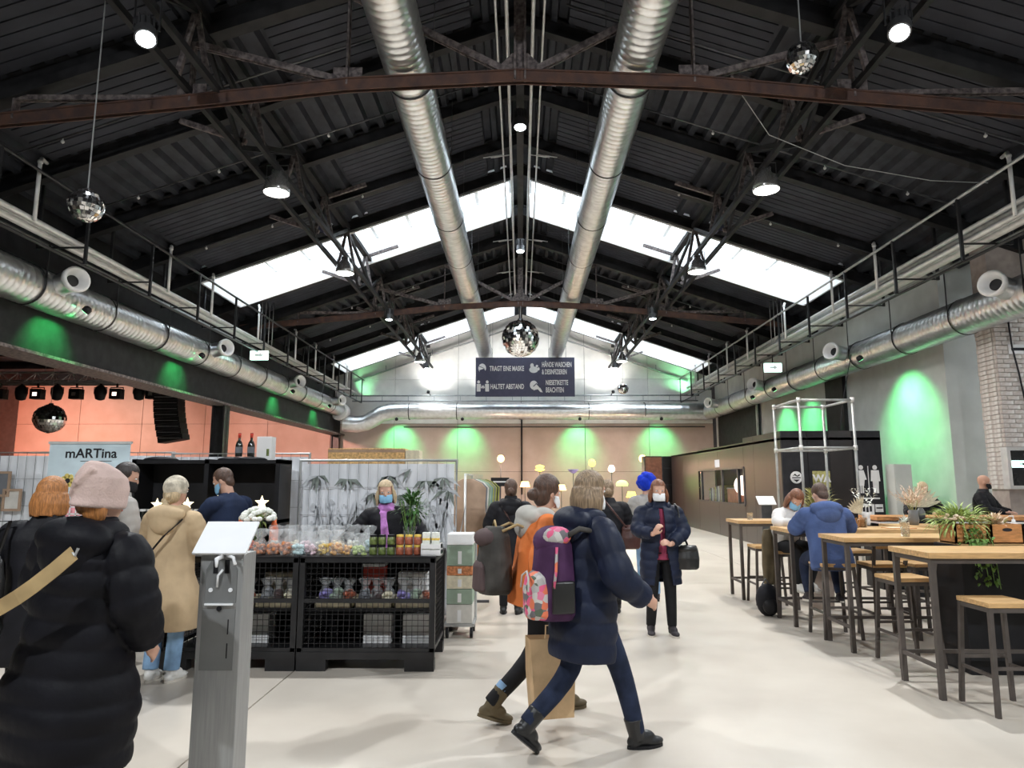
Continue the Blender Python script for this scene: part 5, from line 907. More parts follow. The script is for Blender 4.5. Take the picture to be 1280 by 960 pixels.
def limb(b, pts, rs, n=14):
    # smoothed tapering tube through joints
    P = [V3(p) for p in pts]; out = []; rr = []
    for i in range(len(P)-1):
        for k in range(5):
            t = k/5; p0 = P[max(i-1, 0)]; p1 = P[i]; p2 = P[i+1]; p3 = P[min(i+2, len(P)-1)]
            out.append(p1*1.0 + (p2-p1)*t if len(P) < 3 else .5*((2*p1)+(-p0+p2)*t+(2*p0-5*p1+4*p2-p3)*t*t+(-p0+3*p1-3*p2+p3)*t*t*t)); rr.append(rs[i]+(rs[i+1]-rs[i])*t)
    out.append(P[-1]); rr.append(rs[-1]); return b.tube(out, rr, n)
def rings(M, prof, n=28, puff=0.0, pitch=.12, steps=0, seed=0):
    # prof: (z, half width, half depth, y offset); optional quilted bulges
    R = random.Random(seed); Z = [p[0] for p in prof]; out = []; m = steps or len(prof)
    def ev(z):
        for i in range(len(prof)-1):
            if (Z[i]-z)*(Z[i+1]-z) <= 0: 
                t = (z-Z[i])/(Z[i+1]-Z[i]+1e-9); t2 = t*t*(3-2*t)*.5+t*.5; return [prof[i][j]+(prof[i+1][j]-prof[i][j])*t2 for j in range(1, 4)]
        return list(prof[-1][1:])
    zs = [Z[0]+(Z[-1]-Z[0])*k/(m-1) for k in range(m)] if steps else Z; ph = [R.uniform(0, 6.3) for _ in range(3)]
    for z in zs:
        a, d, y = ev(z); e = puff*(abs(math.sin(PI*z/pitch))**.6 - .5) if puff else 0; r = []
        for k in range(n):
            t = 2*PI*k/n; w_ = .006*math.sin(3*t+ph[0]+z*7)+.005*math.sin(5*t+ph[1]-z*9); c, s_ = math.cos(t), math.sin(t)
            r.append(M @ V3(((a+e+w_)*math.copysign(abs(c)**.85, c), y+(d+e+w_)*math.copysign(abs(s_)**.85, s_), z)))
        out.append(r)
    return out
class Person:
    def __init__(s, label, loc, rz, h=1.68, cat='person', pelvis=None, lean=0.0, twist=0.0, side=0.0, head=(0, 0), shoulder=.175, vox=.010):
        s.t = thing('person', label, cat, loc, rz); s.k = h/1.70; k = s.k; s.vox = vox; s.sh = shoulder
        s.P = V3(pelvis if pelvis else (0, 0, .92*k)); s.M = Matrix.Translation(s.P) @ Matrix.Rotation(twist, 4, 'Z') @ Matrix.Rotation(-lean, 4, 'X') @ Matrix.Rotation(side, 4, 'Y') @ Matrix.Scale(k, 4)
        s.H = s.M @ Matrix.Translation((0, .022, .555)) @ Matrix.Rotation(head[0], 4, 'Z') @ Matrix.Rotation(-head[1], 4, 'X'); s.b = B(); s.arms = {}; s.legs = {}
    def T(s, p): return s.M @ V3(p)
    def hd(s, p): return s.H @ V3(p)
    def arm(s, sd, elbow, wrist, hand, palm=(0, 0, -1), curl=.5, fingers=True):
        S = s.T((sd*s.sh, 0, .425)); s.arms[sd] = [S, V3(elbow)*1, V3(wrist)*1]; b = s.b; k = s.k
        limb(b, [s.T((sd*.07, 0, .42)), S, elbow, wrist], [.05*k, .048*k, .040*k, .026*k], 12)
        W = V3(wrist); d = V3(hand).normalized(); n = V3(palm); n = (n - d*n.dot(d)).normalized(); w_ = d.cross(n); 
        b.ell(W+d*.045, (1, 1, 1), Matrix((w_*.038, d*.055, n*.016)).transposed(), n=12, m=8)
        if fingers:
            for q, (o, L) in enumerate(((-.027, .062), (-.009, .074), (.009, .070), (.026, .055))):
                p = W+d*.085+w_*o*(1); pts = [W+d*.05+w_*o*.9, p]; ang = 0
                for j in range(3): ang += curl*(.55 if j == 0 else .7); p = p + (d*math.cos(ang)+n*math.sin(ang))*L*(.42 if j == 0 else .30); pts.append(p)
                b.tube(pts, [.0098, .0095, .0088, .0082, .0068], 8)
            sg = sd if w_.dot(V3((1, 0, 0))) != 0 else 1; tw = -w_ if (w_.x*sd > 0) else w_
            b.tube([W+d*.02+tw*.02, W+d*.045+tw*.042+n*.008, W+d*.072+tw*.050+n*.022, W+d*.09+tw*.042+n*.03], [.013, .012, .0105, .008], 8)
    def leg(s, sd, knee, ankle, toe, thick=1.0):
        k = s.k; Hp = s.P + Matrix.Rotation(0, 3, 'Z') @ V3((sd*.088*k, 0, -.03)); s.legs[sd] = [Hp, V3(knee), V3(ankle), V3(toe).normalized(), thick]
        limb(s.b, [Hp, knee, ankle], [.080*k, .052*k, .036*k], 14); a = V3(ankle); t = V3(toe).normalized(); s.b.tube([a, a+t*.03-V3((0, 0, .035)), a+t*.10-V3((0, 0, .055))], [.034, .030, .018], 10)
    def stand(s, w=.10, fy=0.03, yaw=.15):
        k = s.k
        for sd in (-1, 1): s.leg(sd, (sd*w, .015, .49*k), (sd*w, -.02, .085), (sd*yaw, 1, 0))
    def body(s, mskin='skin', vox=None):
        b = s.b; M = s.M
        b.loft(rings(M, [(-.10, .12, .09, 0), (-.04, .160, .112, 0), (.08, .145, .102, 0), (.2, .130, .095, .01), (.32, .150, .108, .01), (.40, .150, .095, 0), (.46, .095, .07, 0), (.51, .062, .06, 0), (.53, .056, .056, .005)], 20))
        limb(b, [s.T((0, 0, .46)), s.T((0, .008, .54)), s.hd((0, -.012, .06))], [.062*s.k, .056*s.k, .055*s.k], 14)
        hp = [(0, .030, .072, -.02), (.012, .045, .084, .03), (.04, .058, .090, .058), (.075, .067, .092, .078), (.11, .072, .092, .09), (.145, .075, .092, .096), (.175, .072, .084, .093), (.203, .058, .066, .077), (.222, .036, .040, .05), (.231, .008, .01, .01)]
        R = []
        for z, a, f, bk in hp: R.append([s.hd((a*math.cos(2*PI*i/24), (f if math.sin(2*PI*i/24) > 0 else bk)*math.sin(2*PI*i/24), z)) for i in range(24)])
        b.loft(R); h3 = s.H.to_3x3()
        b.ell(s.hd((0, .096, .082)), (.014, .018, .014), h3, 10, 6); b.tube([s.hd((0, .090, .115)), s.hd((0, .098, .09))], [.008, .012], 8)
        for sd in (-1, 1): b.ell(s.hd((sd*.074, -.004, .095)), (.010, .018, .030), h3, 10, 6); b.ell(s.hd((sd*.034, .084, .128)), (.024, .009, .006), h3, 8, 5)
        o = remesh(b, 'body', mskin, s.t, vox or s.vox, 2)
        for sd in (-1, 1):
            e = B().ell(s.hd((sd*.031, .083, .112)), (.0135, .010, .0085), h3, 12, 8).build('eye', 'eye_white', s.t, True); B().ell(s.hd((sd*.031, .0905, .112)), (.0065, .004, .0065), h3, 10, 6).build('iris', 'eye_dark', e, True)
        B().ell(s.hd((0, .088, .045)), (.024, .008, .007), h3, 12, 6).build('mouth', 'lip', s.t, True)
        return o
    def trousers(s, m, flare=0.0, top=.06):
        b = B(); k = s.k
        b.loft(rings(s.M, [(-.12, .13, .10, 0), (-.03, .172, .122, 0), (top, .158, .112, 0)], 20))
        for sd, (h, kn, an, t, th) in s.legs.items(): limb(b, [h, kn, an + V3((0, 0, .01))], [.096*k*th, .068*k*th, (.052+flare)*k], 16)
        return remesh(b, 'trousers', m, s.t, s.vox, 3)
    def shoes(s, m, sole='black_plastic', shaft=.0):
        for sd, (h, kn, an, t, th) in s.legs.items():
            b = B(); a = an; f = V3(t); up = (kn-an).normalized(); u = V3((0, 0, 1)) if abs(f.z) < .8 else up; sdv = f.cross(u).normalized(); u = sdv.cross(f).normalized(); Mx = Matrix((sdv, f, u)).transposed()
            b.ell(a+f*-.015-u*.045, (.037, .055, .042), Mx, 14, 8).ell(a+f*.10-u*.052, (.043, .085, .030), Mx, 14, 8).ell(a+f*.04-u*.028, (.042, .088, .050), Mx, 14, 8)
            b.tube([a-u*.03, a+up*(.03+shaft)], [.047, .060 if shaft else .044], 12); o = remesh(b, 'shoe' if not shaft else 'boot', m, s.t, .007, 2)
            q = B(); n = 16; pr = []
            for i in range(n): an_ = 2*PI*i/n; y = math.sin(an_); pr.append((math.cos(an_)*(.040 if y < 0 else .047), .055+y*.125))
            V = [a + sdv*x + f*y - u*z for z in (.085, .066) for x, y in pr]; q.add(V, [tuple(range(n))[::-1], tuple(range(n, 2*n))] + [(i, (i+1) % n, n+(i+1) % n, n+i) for i in range(n)]); q.build('sole', sole, o)
    def jacket(s, m, hem=-.30, hw=.20, hd=.15, puff=0.0, pitch=.11, cuff=.94, bulk=0.0, sleeve=.062, collar=.05, name='coat', vox=None, yoff=0, waist=.0, sm=2):
        b = B(); k = s.k; prof = [(hem, hw, hd, yoff), (hem*.5, hw*.98-.01*0+bulk*.3, hd*.98+bulk*.3, yoff*.6), (-.02, .185+bulk, .14+bulk, 0), (.12, .172+bulk-waist, .130+bulk-waist, .005), (.28, .178+bulk, .135+bulk, .01), (.38, .185+bulk*.8, .128+bulk*.8, .005), (.445, .165+bulk*.4, .112+bulk*.4, 0), (.492, .104, .092, .0), (.50+collar, .074, .074, .012)]
        b.loft(rings(s.M, prof, 40, puff, pitch, 90 if puff else 40, seed=int(hw*997)))
        for sd, (S, E, W) in s.arms.items():
            S2 = s.T((sd*(s.sh-.03), 0, .435)); E = V3(E); W = V3(W); end = E+(W-E)*cuff; P = []; R = []; base = [(s.T((sd*.09, 0, .42)), .085), (S2+(S-S2)*1.6, .075+bulk*.5), (E, sleeve+bulk*.4), (end, sleeve*.72+bulk*.3)]
            for i in range(3):
                for j in range(14):
                    t = j/14; P.append(base[i][0].lerp(base[i+1][0], t)); r = base[i][1]+(base[i+1][1]-base[i][1])*t
                    L = (i*14+j)/14*.24; R.append((r + (puff*(abs(math.sin(PI*L/pitch))**.6-.5) if puff and i > 0 else .003*math.sin(L*90)))*k)
            P.append(end); R.append(base[3][1]*k)
            for _ in range(4): P = [P[0]] + [(P[i-1]+P[i]*2+P[i+1])/4 for i in range(1, len(P)-1)] + [P[-1]]
            b.tube(P, R, 16)
        s.prof = prof; return remesh(b, name, m, s.t, vox or s.vox, sm)
    def hood(s, m, big=1.0, fur=None):
        b = B(); M3 = s.M.to_3x3()
        b.ell(s.T((0, -.10, .47)), (.15*big, .085*big, .075*big), M3, 20, 12).ell(s.T((0, -.12, .41)), (.115*big, .07*big, .10*big), M3, 16, 10).ell(s.T((-.10, -.02, .49)), (.05*big, .09*big, .055*big), M3, 12, 8).ell(s.T((.10, -.02, .49)), (.05*big, .09*big, .055*big), M3, 12, 8)
        o = remesh(b, 'hood', m, s.t, .009, 4); return o
    def hair(s, m, style='bob', L=.12):
        b = B(); h3 = s.H.to_3x3()
        if style == 'short': b.ell(s.hd((0, -.008, .145)), (.083, .102, .098), h3, 22, 14).ell(s.hd((0, -.055, .085)), (.066, .045, .07), h3, 14, 8)
        elif style == 'bald': return
        else:
            b.ell(s.hd((0, -.010, .142)), (.088, .108, .105), h3, 24, 14).ell(s.hd((0, -.045, .085)), (.082, .066, .095), h3, 16, 10)
            if style in ('bob', 'long'):
                R = random.Random(int(L*1000))
                for i in range(17):
                    a = -2.75+i*(5.5-2.36*0)/16*.98 - .0; a = PI*1.5 + (i-8)/8*1.75; r = .085
                    p0 = s.hd((math.cos(a)*r*.9, math.sin(a)*r*1.1-.01, .12)); ln = L*R.uniform(.85, 1.1)
                    p1 = s.hd((math.cos(a)*r*1.12, math.sin(a)*r*1.15-.012, .05)); p2 = s.hd((math.cos(a)*r*1.15, math.sin(a)*r*1.12-.016, .06-ln)); b.tube([p0, p1, p2], [.026, .027, .012], 8)
            if style == 'bun': b.ell(s.hd((0, -.125, .075)), (.048, .042, .045), h3, 14, 9)
            if style == 'pony': b.tube([s.hd((0, -.09, .15)), s.hd((0, -.15, .11)), s.hd((0, -.15, 0)), s.hd((0.01, -.12, -.10))], [.03, .034, .03, .012], 10)
            if style == 'braid':
                for j in range(5): b.ell(s.hd((.012*(-1)**j, -.10-.006*j, .06-.035*j)), (.032-.002*j, .03, .026), h3, 10, 7)
        # cut hair away from the face
        o = remesh(b, 'hair', m, s.t, .008, 2)
        inv = s.H.inverted(); bm = bmesh.new(); bm.from_mesh(o.data)
        dl = [v for v in bm.verts if (lambda p: p.y > .030 and p.z < .168 and abs(p.x) < .070 + .0)(inv @ v.co)]
        bmesh.ops.delete(bm, geom=dl, context='VERTS'); bm.to_mesh(o.data); bm.free(); return o
    def mask(s, m):
        V = []; F = []; nu, nv = 14, 8
        for j in range(nv+1):
            for i in range(nu+1):
                wf = .74+.26*min(1, j/nv*1.8); a = (-1.35+2.7*i/nu)*wf; z = -.004+.088*j/nv; bul = .018*math.cos(a)*math.sin(PI*min(1, j/nv*.8+.2)); V.append(s.hd((math.sin(a)*(.066+bul*.5+.006), math.cos(a)*(.090+bul)+.006, z)))
        n = len(V); F = [(j*(nu+1)+i, j*(nu+1)+i+1, (j+1)*(nu+1)+i+1, (j+1)*(nu+1)+i) for j in range(nv) for i in range(nu)]
        o = B().add(V, F).build('face_mask', m, s.t, True); md = o.modifiers.new('t', 'SOLIDIFY'); md.thickness = .003
        for sd in (-1, 1): B().tube([s.hd((sd*.070, .03, .075)), s.hd((sd*.080, -.012, .10)), s.hd((sd*.064, .035, .03))], .002, 5).build('ear_loop', m, o)
    def strap(s, pts, w_, m='leather_black', name='strap'):
        b = B(); P = [V3(p) for p in pts]
        for i in range(len(P)-1): b.bar(P[i], P[i+1]+(P[i+1]-P[i])*.05, w_, .006)
        return b.build(name, m, s.t)
def bag(name, label, loc, rz, size, m, straps, cat='bag', sm='leather_black', flap=True):
    t = thing(name, label, cat, loc, rz); b = B(); w_, d, h = size
    b.loft(rings(Matrix.Identity(4), [(0, w_*.42, d*.40, 0), (h*.08, w_*.5, d*.5, 0), (h*.45, w_*.52, d*.52, 0), (h*.85, w_*.44, d*.36, 0), (h, w_*.36, d*.18, 0)], 24)); remesh(b, 'bag_body', m, t, .009, 3)
    if flap: B().ell((0, 0, h*.82), (w_*.46, d*.50, h*.2), n=18, m=10).build('flap', sm, t, True)
    if straps: B().tube([V3(p)-V3(loc) for p in straps], .012, 6).build('strap', sm, t, True).rotation_euler = (0, 0, -rz)
    return t
# 1 -- shopper in the long black coat and beanie, nearest
p = Person('person in a long black puffer coat and dusty pink beanie seen from behind', (-2.07, 3.30, 0), -.25, 1.70, side=.08, head=(-.35, .05), shoulder=.19)
p.arm(-1, (-.31, .06, 1.12), (-.22, .28, .98), (.3, 1, 0), (0, 0, -1)); p.arm(1, (.31, -.01, 1.12), (.27, .14, .88), (-.2, .8, -.6), (-1, 0, 0)); p.stand(.11)
p.body(); p.trousers('jeans_grey'); p.shoes('boot_black', shaft=.08); p.jacket('puffer_black', hem=-.55, hw=.30, hd=.23, puff=.014, pitch=.115, bulk=.055, sleeve=.085, collar=.07, cuff=.9); p.hood('puffer_black', 1.35); p.hair('hair_red', 'short'); b = B(); h3 = p.H.to_3x3(); [b.ell(p.hd((.035+.014*i, -.072+.012*i, .05-.012*(i % 2))), (.03, .028, .055), h3, 10, 7) for i in range(4)]; b.ell(p.hd((0, -.085, .065)), (.06, .03, .05), h3, 12, 8); remesh(b, 'hair_ends', 'hair_red', p.t, .007, 2)
b = B(); h3 = p.H.to_3x3(); b.loft([[p.H @ V3((a*math.cos(2*PI*i/26), y+d*math.sin(2*PI*i/26), z)) for i in range(26)] for z, a, d, y in ((.055, .100, .118, -.020), (.065, .108, .124, -.020), (.09, .106, .122, -.016), (.10, .104, .120, -.016), (.15, .104, .124, -.018), (.20, .096, .115, -.026), (.235, .070, .085, -.04), (.262, .038, .05, -.06), (.272, .012, .02, -.07))]); b.tube([p.hd((.06, -.10, .24)), p.hd((.02, -.135, .17)), p.hd((-.03, -.135, .10))], [.02, .026, .014], 8).tube([p.hd((-.05, -.05, .232)), p.hd((-.105, -.06, .245))], [.03, .010], 8); remesh(b, 'beanie', 'beanie_pink', p.t, .007, 2)
b = B(); b.tube([p.T((.03, -.27, .20)), p.T((-.08, -.30, .08)), p.T((-.20, -.28, -.06)), p.T((-.30, -.18, -.15))], .008, 6)
t = thing('crossbody_bag', 'small black bag on a tan woven strap carried by the shopper in the beanie', 'bag', (-2.45, 3.28, .70)); st = B()
P = [V3((-1.93, 3.0, 1.345)), V3((-2.0, 2.985, 1.275)), V3((-2.07, 2.965, 1.21)), V3((-2.13, 2.96, 1.165)), V3((-2.20, 2.97, 1.125)), V3((-2.27, 2.99, 1.09))]
for i in range(5): st.bar(P[i], P[i+1]+(P[i+1]-P[i])*.05, .012, .052, (0, -1, 0.2)) if 0 else st.add([P[i]+V3((-.018, 0, .026)), P[i]+V3((.018, 0, -.026)), P[i+1]+V3((.018, 0, -.026)), P[i+1]+V3((-.018, 0, .026)), P[i]+V3((-.018, -.006, .026)), P[i]+V3((.018, -.006, -.026)), P[i+1]+V3((.018, -.006, -.026)), P[i+1]+V3((-.018, -.006, .026))], [(0,1,2,3),(4,7,6,5),(0,4,5,1),(1,5,6,2),(2,6,7,3),(3,7,4,0)])
st.build('strap', 'strap_tan', t, world=True); B().ell((.12, -.26, .33), (.10, .06, .10), n=16, m=10).build('bag_body', 'leather_black', t, True); B().tube([(.50, -.275, .655), (.53, -.29, .635), (.535, -.28, .665)], .006, 6).build('buckle', 'pipe_grey', t)
# 2 -- red haired shopper in a black coat
p = Person('person with short red hair and a black coat, partly hidden by the beanie wearer', (-3.12, 4.55, 0), .25, 1.67, head=(-.2, .05), shoulder=.18)
p.arm(-1, (-.30, .05, 1.10), (-.22, .26, .96), (.3, 1, 0)); p.arm(1, (.29, .05, 1.10), (.20, .26, .98), (-.3, 1, 0)); p.stand()
p.body(); p.trousers('trousers_black'); p.shoes('boot_black'); p.jacket('coat_black', hem=-.40, hw=.24, hd=.19, bulk=.03, sleeve=.075, collar=.08); p.hair('hair_red', 'bob', .085)
bag('shoulder_bag', 'dark leather shoulder bag of the red haired shopper', (-3.36, 4.30, .88), .2, (.30, .14, .32), 'leather_black', [(-3.45, 4.32, 1.15), (-3.36, 4.36, 1.40), (-3.26, 4.40, 1.40), (-3.27, 4.32, 1.15)])
# 3 -- man behind them
p = Person('dark haired person in a pale jacket standing between the beanie wearer and the display shelf', (-3.72, 6.35, 0), -.7, 1.82, head=(-.5, .25), shoulder=.19)
p.arm(-1, (-.30, .08, 1.16), (-.16, .30, 1.08), (.5, 1, 0)); p.arm(1, (.30, .05, 1.16), (.18, .28, 1.05), (-.5, 1, 0)); p.stand(); p.body(); p.trousers('jeans_dark'); p.shoes('shoe_dark'); p.jacket('jacket_grey', hem=-.15, hw=.20, hd=.15, bulk=.015); p.hair('hair_dark', 'short'); p.mask('mask_black')
# 4 -- beige coat
p = Person('person in a long beige hooded coat and light jeans facing the display shelf', (-3.01, 5.97, 0), -.12, 1.68, head=(-.25, .05), shoulder=.175)
p.arm(-1, (-.27, .07, 1.12), (-.17, .28, 1.02), (.4, 1, .1)); p.arm(1, (.26, .08, 1.10), (.15, .28, 1.06), (-.4, 1, .1)); p.stand(.095)
p.body(); p.trousers('jeans_light', .012); p.shoes('shoe_white', 'sole_pale'); p.jacket('beige_coat', hem=-.49, hw=.285, hd=.20, bulk=.02, sleeve=.072, collar=.03); p.hood('beige_coat', 1.15); p.hair('hair_blond', 'braid')
b = B(); b.ell(p.hd((0, -.012, .145)), (.096, .112, .108), p.H.to_3x3(), 24, 14); o = remesh(b, 'knit_hat', 'hat_knit', p.t, .008, 2); bm = bmesh.new(); bm.from_mesh(o.data); inv = p.H.inverted(); bmesh.ops.delete(bm, geom=[v for v in bm.verts if (inv @ v.co).z < .085 or ((inv @ v.co).y > .05 and (inv @ v.co).z < .15)], context='VERTS'); bm.to_mesh(o.data); bm.free()
p.strap([p.T((.16, -.10, .43)), p.T((.06, -.19, .30)), p.T((-.10, -.205, .10)), p.T((-.23, -.14, -.05))], .03, 'coat_black')
# 5 -- vendor in navy
p = Person('vendor with short brown hair in a navy sweater working between counter and shelf', (-3.04, 7.27, 0), 1.15, 1.80, lean=.12, head=(.35, .3), shoulder=.19)
p.arm(-1, (-.20, .30, 1.20), (-.12, .52, 1.17), (.1, 1, -.1), (0, 0, -1)); p.arm(1, (.27, .16, 1.16), (.16, .40, 1.10), (-.2, 1, -.1)); p.stand(); p.body(vox=.008); p.trousers('trousers_black'); p.shoes('shoe_dark'); p.jacket('navy_wool', hem=-.10, hw=.185, hd=.14, bulk=.012, sleeve=.062, cuff=.55, name='sweater', collar=.03); p.hair('hair_brown', 'short'); p.mask('mask_blue')
# 6 -- vendor with lilac scarf
p = Person('blond vendor in black with a blue face mask and a lilac scarf behind the counter', (-1.42, 7.48, 0), PI+.05, 1.66, lean=.10, side=.05, head=(.12, .0), shoulder=.175)
p.arm(-1, (-.33, .06, 1.16), (-.45, .14, .97), (-.2, .5, -.4)); p.arm(1, (.34, .06, 1.14), (.52, .16, .99), (.2, .5, -.3)); p.stand(); p.body(vox=.008); p.trousers('trousers_black'); p.shoes('boot_black'); p.jacket('coat_black', hem=-.14, hw=.20, hd=.15, bulk=.015, sleeve=.07, name='cardigan', collar=.0); p.hair('hair_blond', 'bob', .09); p.mask('mask_blue')
b = B(); M3 = p.M.to_3x3(); b.lathe([(.085, -.03), (.10, .0), (.085, .05), (.07, .07)], 20, p.M @ Matrix.Translation((0, .012, .475)))
for i in range(6): b.ell(p.T((.05*math.cos(i*1.1), .075+.02*math.sin(i*2), .43+.014*i)), (.055, .03, .028), M3, 10, 7)
b.tube([p.T((.02, .10, .45)), p.T((.01, .155, .30)), p.T((.0, .165, .15)), p.T((.015, .16, .02))], [.035, .042, .045, .03], 10); remesh(b, 'scarf', 'scarf_lilac', p.t, .008, 2)
# 7 -- shopper in black with a shoulder strap
p = Person('person in a black jacket with a brown shoulder strap, seen near the clothes rack', (-.13, 8.95, 0), -.1, 1.67, head=(.1, .05), shoulder=.18)
p.arm(-1, (-.29, .04, 1.10), (-.25, .20, .92), (.1, 1, -.3)); p.arm(1, (.29, .04, 1.10), (.22, .22, .95), (-.1, 1, -.3)); p.stand(.09); p.body(); p.trousers('trousers_black'); p.shoes('boot_black'); p.jacket('coat_black', hem=-.30, hw=.22, hd=.17, bulk=.035, sleeve=.078, collar=.08); p.hair('hair_brown', 'bun'); p.hood('coat_black', 1.0)
p.strap([p.T((-.10, -.13, .46)), p.T((-.02, -.195, .32)), p.T((.12, -.20, .10)), p.T((.23, -.10, -.06))], .03, 'leather_brown')
# 8 -- walker in the orange jacket
p = Person('walker in an orange jacket with pale hood and black leggings, carrying a paper bag', (.09, 5.12, 0), -PI/2+.30, 1.70, lean=.14, head=(.25, -.02), shoulder=.175)
p.arm(-1, (-.24, .06, 1.12), (-.18, .24, 1.0), (.2, 1, -.1)); p.arm(1, (.25, -.04, 1.08), (.26, .04, .86), (0, .2, -1), (-1, 0, 0), 1.0)
p.leg(-1, (-.09, .20, .50), (-.09, .26, .09), (0, 1, 0)); p.leg(1, (.08, -.02, .48), (.07, -.34, .13), (.1, 1, -.28))
p.body(); p.trousers('trousers_black'); p.shoes('boot_olive', 'boot_olive', shaft=.10); p.jacket('orange_jacket', hem=-.16, hw=.20, hd=.155, bulk=.03, sleeve=.075, collar=.03); p.hood('hood_pale', 1.1); p.hair('hair_brown', 'bun'); p.mask('mask_white')
b = B(); kn, an = p.legs[1][1:3]; u = (kn-an).normalized(); B().tube([an+u*.10, an+u*.17], [.055, .056], 12).build('sock', 'jeans_light', p.t, True)
t = thing('rucksack', 'grey and dark patterned rucksack on the back of the orange jacket', 'backpack', (-.19, 5.04, 1.0), .30); b = B(); b.loft(rings(Matrix.Identity(4), [(-.14, .10, .12, 0), (-.10, .125, .15, 0), (.10, .12, .155, 0), (.26, .10, .13, 0), (.33, .06, .08, 0)], 24)); remesh(b, 'bag_body', 'pack_grey', t, .009, 3); b = B(); b.loft(rings(Matrix.Identity(4), [(-.12, .02, .08, 0), (-.10, .035, .11, 0), (.06, .032, .105, 0), (.09, .012, .06, 0)], 20)); o = remesh(b, 'front_pocket', 'brown_print', t, .008, 2); o.location = (-.115, 0, 0); B().ell((-.06, .0, .25), (.09, .13, .07), n=16, m=10).build('flap', 'brown_print', t, True); B().tube([(.03, .10, .30), (.14, .10, .345), (.24, .10, .31), (.27, .10, .2)], .011, 6).build('strap', 'strap_tan', t, True); B().tube([(.03, -.10, .30), (.14, -.10, .345), (.24, -.10, .31), (.27, -.10, .2)], .011, 6).build('strap', 'strap_tan', t, True); B().tube([(0, -.05, .32), (0, 0, .37), (0, .05, .32)], .008, 6).build('handle', 'strap_tan', t, True)
t = thing('paper_bag', 'tall brown paper carrier bag held between the two walkers', 'paper bag', (.20, 4.80, .12), .25); b = B(); b.add([(-.13, -.09, 0), (.13, -.09, 0), (.13, .09, 0), (-.13, .09, 0), (-.155, -.10, .28), (.14, -.09, .26), (.15, .10, .28), (-.15, .10, .27), (-.165, -.07, .50), (.15, -.07, .49), (.15, .07, .49), (-.16, .07, .50), (-.15, 0, .27), (.135, 0, .25)], [(0, 3, 2, 1), (0, 1, 5, 4), (1, 2, 13, 5), (2, 6, 13), (2, 3, 7, 6), (3, 0, 4, 12), (3, 12, 7), (4, 5, 9, 8), (5, 13, 9), (13, 6, 10), (13, 10, 9), (6, 7, 11, 10), (7, 12, 11), (12, 4, 8), (12, 8, 11)]); b.build('bag_body', 'paper_kraft', t); B().tube([(-.06, -.07, .46), (-.05, -.05, .58), (.05, -.05, .58), (.06, -.07, .46)], .006, 6).build('handle', 'paper_kraft', t)
# 9 -- walker in the long navy coat
p = Person('walker in a long navy puffer coat and dark jeans striding away towards the tables', (.40, 4.48, 0), -PI/2+.42, 1.71, lean=.05, head=(.15, .03), shoulder=.185)
p.arm(-1, (-.28, .12, 1.12), (-.20, .34, 1.0), (.2, 1, 0)); p.arm(1, (.34, .05, 1.08), (.30, .26, .94), (-.2, 1, -.45), (-1, 0, -.2), .8)
p.leg(1, (.08, .20, .50), (.06, .33, .085), (.1, 1, .0)); p.leg(-1, (-.09, -.06, .48), (-.10, -.36, .175), (-.1, .75, -.65))
p.body(); p.trousers('jeans_dark'); p.shoes('boot_black', shaft=.08); p.jacket('puffer_navy', hem=-.36, hw=.215, hd=.185, puff=.013, pitch=.125, bulk=.04, sleeve=.082, collar=.05, cuff=.92); p.hood('puffer_navy', 1.25); p.hair('hair_light', 'long', .14); p.mask('mask_white')
t = thing('floral_backpack', 'purple backpack with a pink flowered front pocket on the navy coat', 'backpack', (.20, 4.36, 1.02), .22); b = B(); b.loft(rings(Matrix.Identity(4), [(-.20, .11, .13, 0), (-.16, .13, .155, 0), (.08, .125, .16, 0), (.24, .11, .15, 0), (.32, .08, .11, 0), (.35, .03, .05, 0)], 28)); remesh(b, 'bag_body', 'pack_purple', t, .009, 3)
b = B(); b.loft(rings(Matrix.Identity(4), [(-.19, .055, .09, 0), (-.16, .07, .115, 0), (-.02, .072, .12, 0), (.06, .06, .10, 0), (.09, .02, .05, 0)], 22)); o = remesh(b, 'front_pocket', 'floral_print', t, .008, 2); o.location = (-.115, -.03, 0); B().tube([(-.19, -.03-.10, -.02), (-.185, -.03-.085, .055), (-.175, -.03, .088), (-.185, -.03+.085, .055), (-.19, -.03+.10, -.02)], .006, 6).build('zip', 'pale_cloth', t, True)
b = B(); b.ell((-.01, -.0, .26), (.115, .15, .10), n=20, m=10); remesh(b, 'flap', 'pack_purple', t, .009, 1); B().ell((.0, -.10, .30), (.09, .06, .06), n=14, m=8).build('side_print', 'floral_print', t, True); B().tube([(.05, -.13, .30), (.13, -.14, .345), (.22, -.15, .33), (.28, -.15, .20)], .017, 8).build('strap', 'pack_grey', t, True); B().tube([(.05, .12, .30), (.13, .13, .345), (.22, .13, .33)], .017, 8).build('strap', 'pack_grey', t, True); B().bbox(-.05, .09, -.172, -.14, -.15, .04, .015).build('side_pocket', 'leather_black', t, True); B().tube([(-.02, -.16, .24), (-.03, -.175, .10), (-.04, -.165, .0)], .009, 6).build('zip_strap', 'floral_print', t, True)
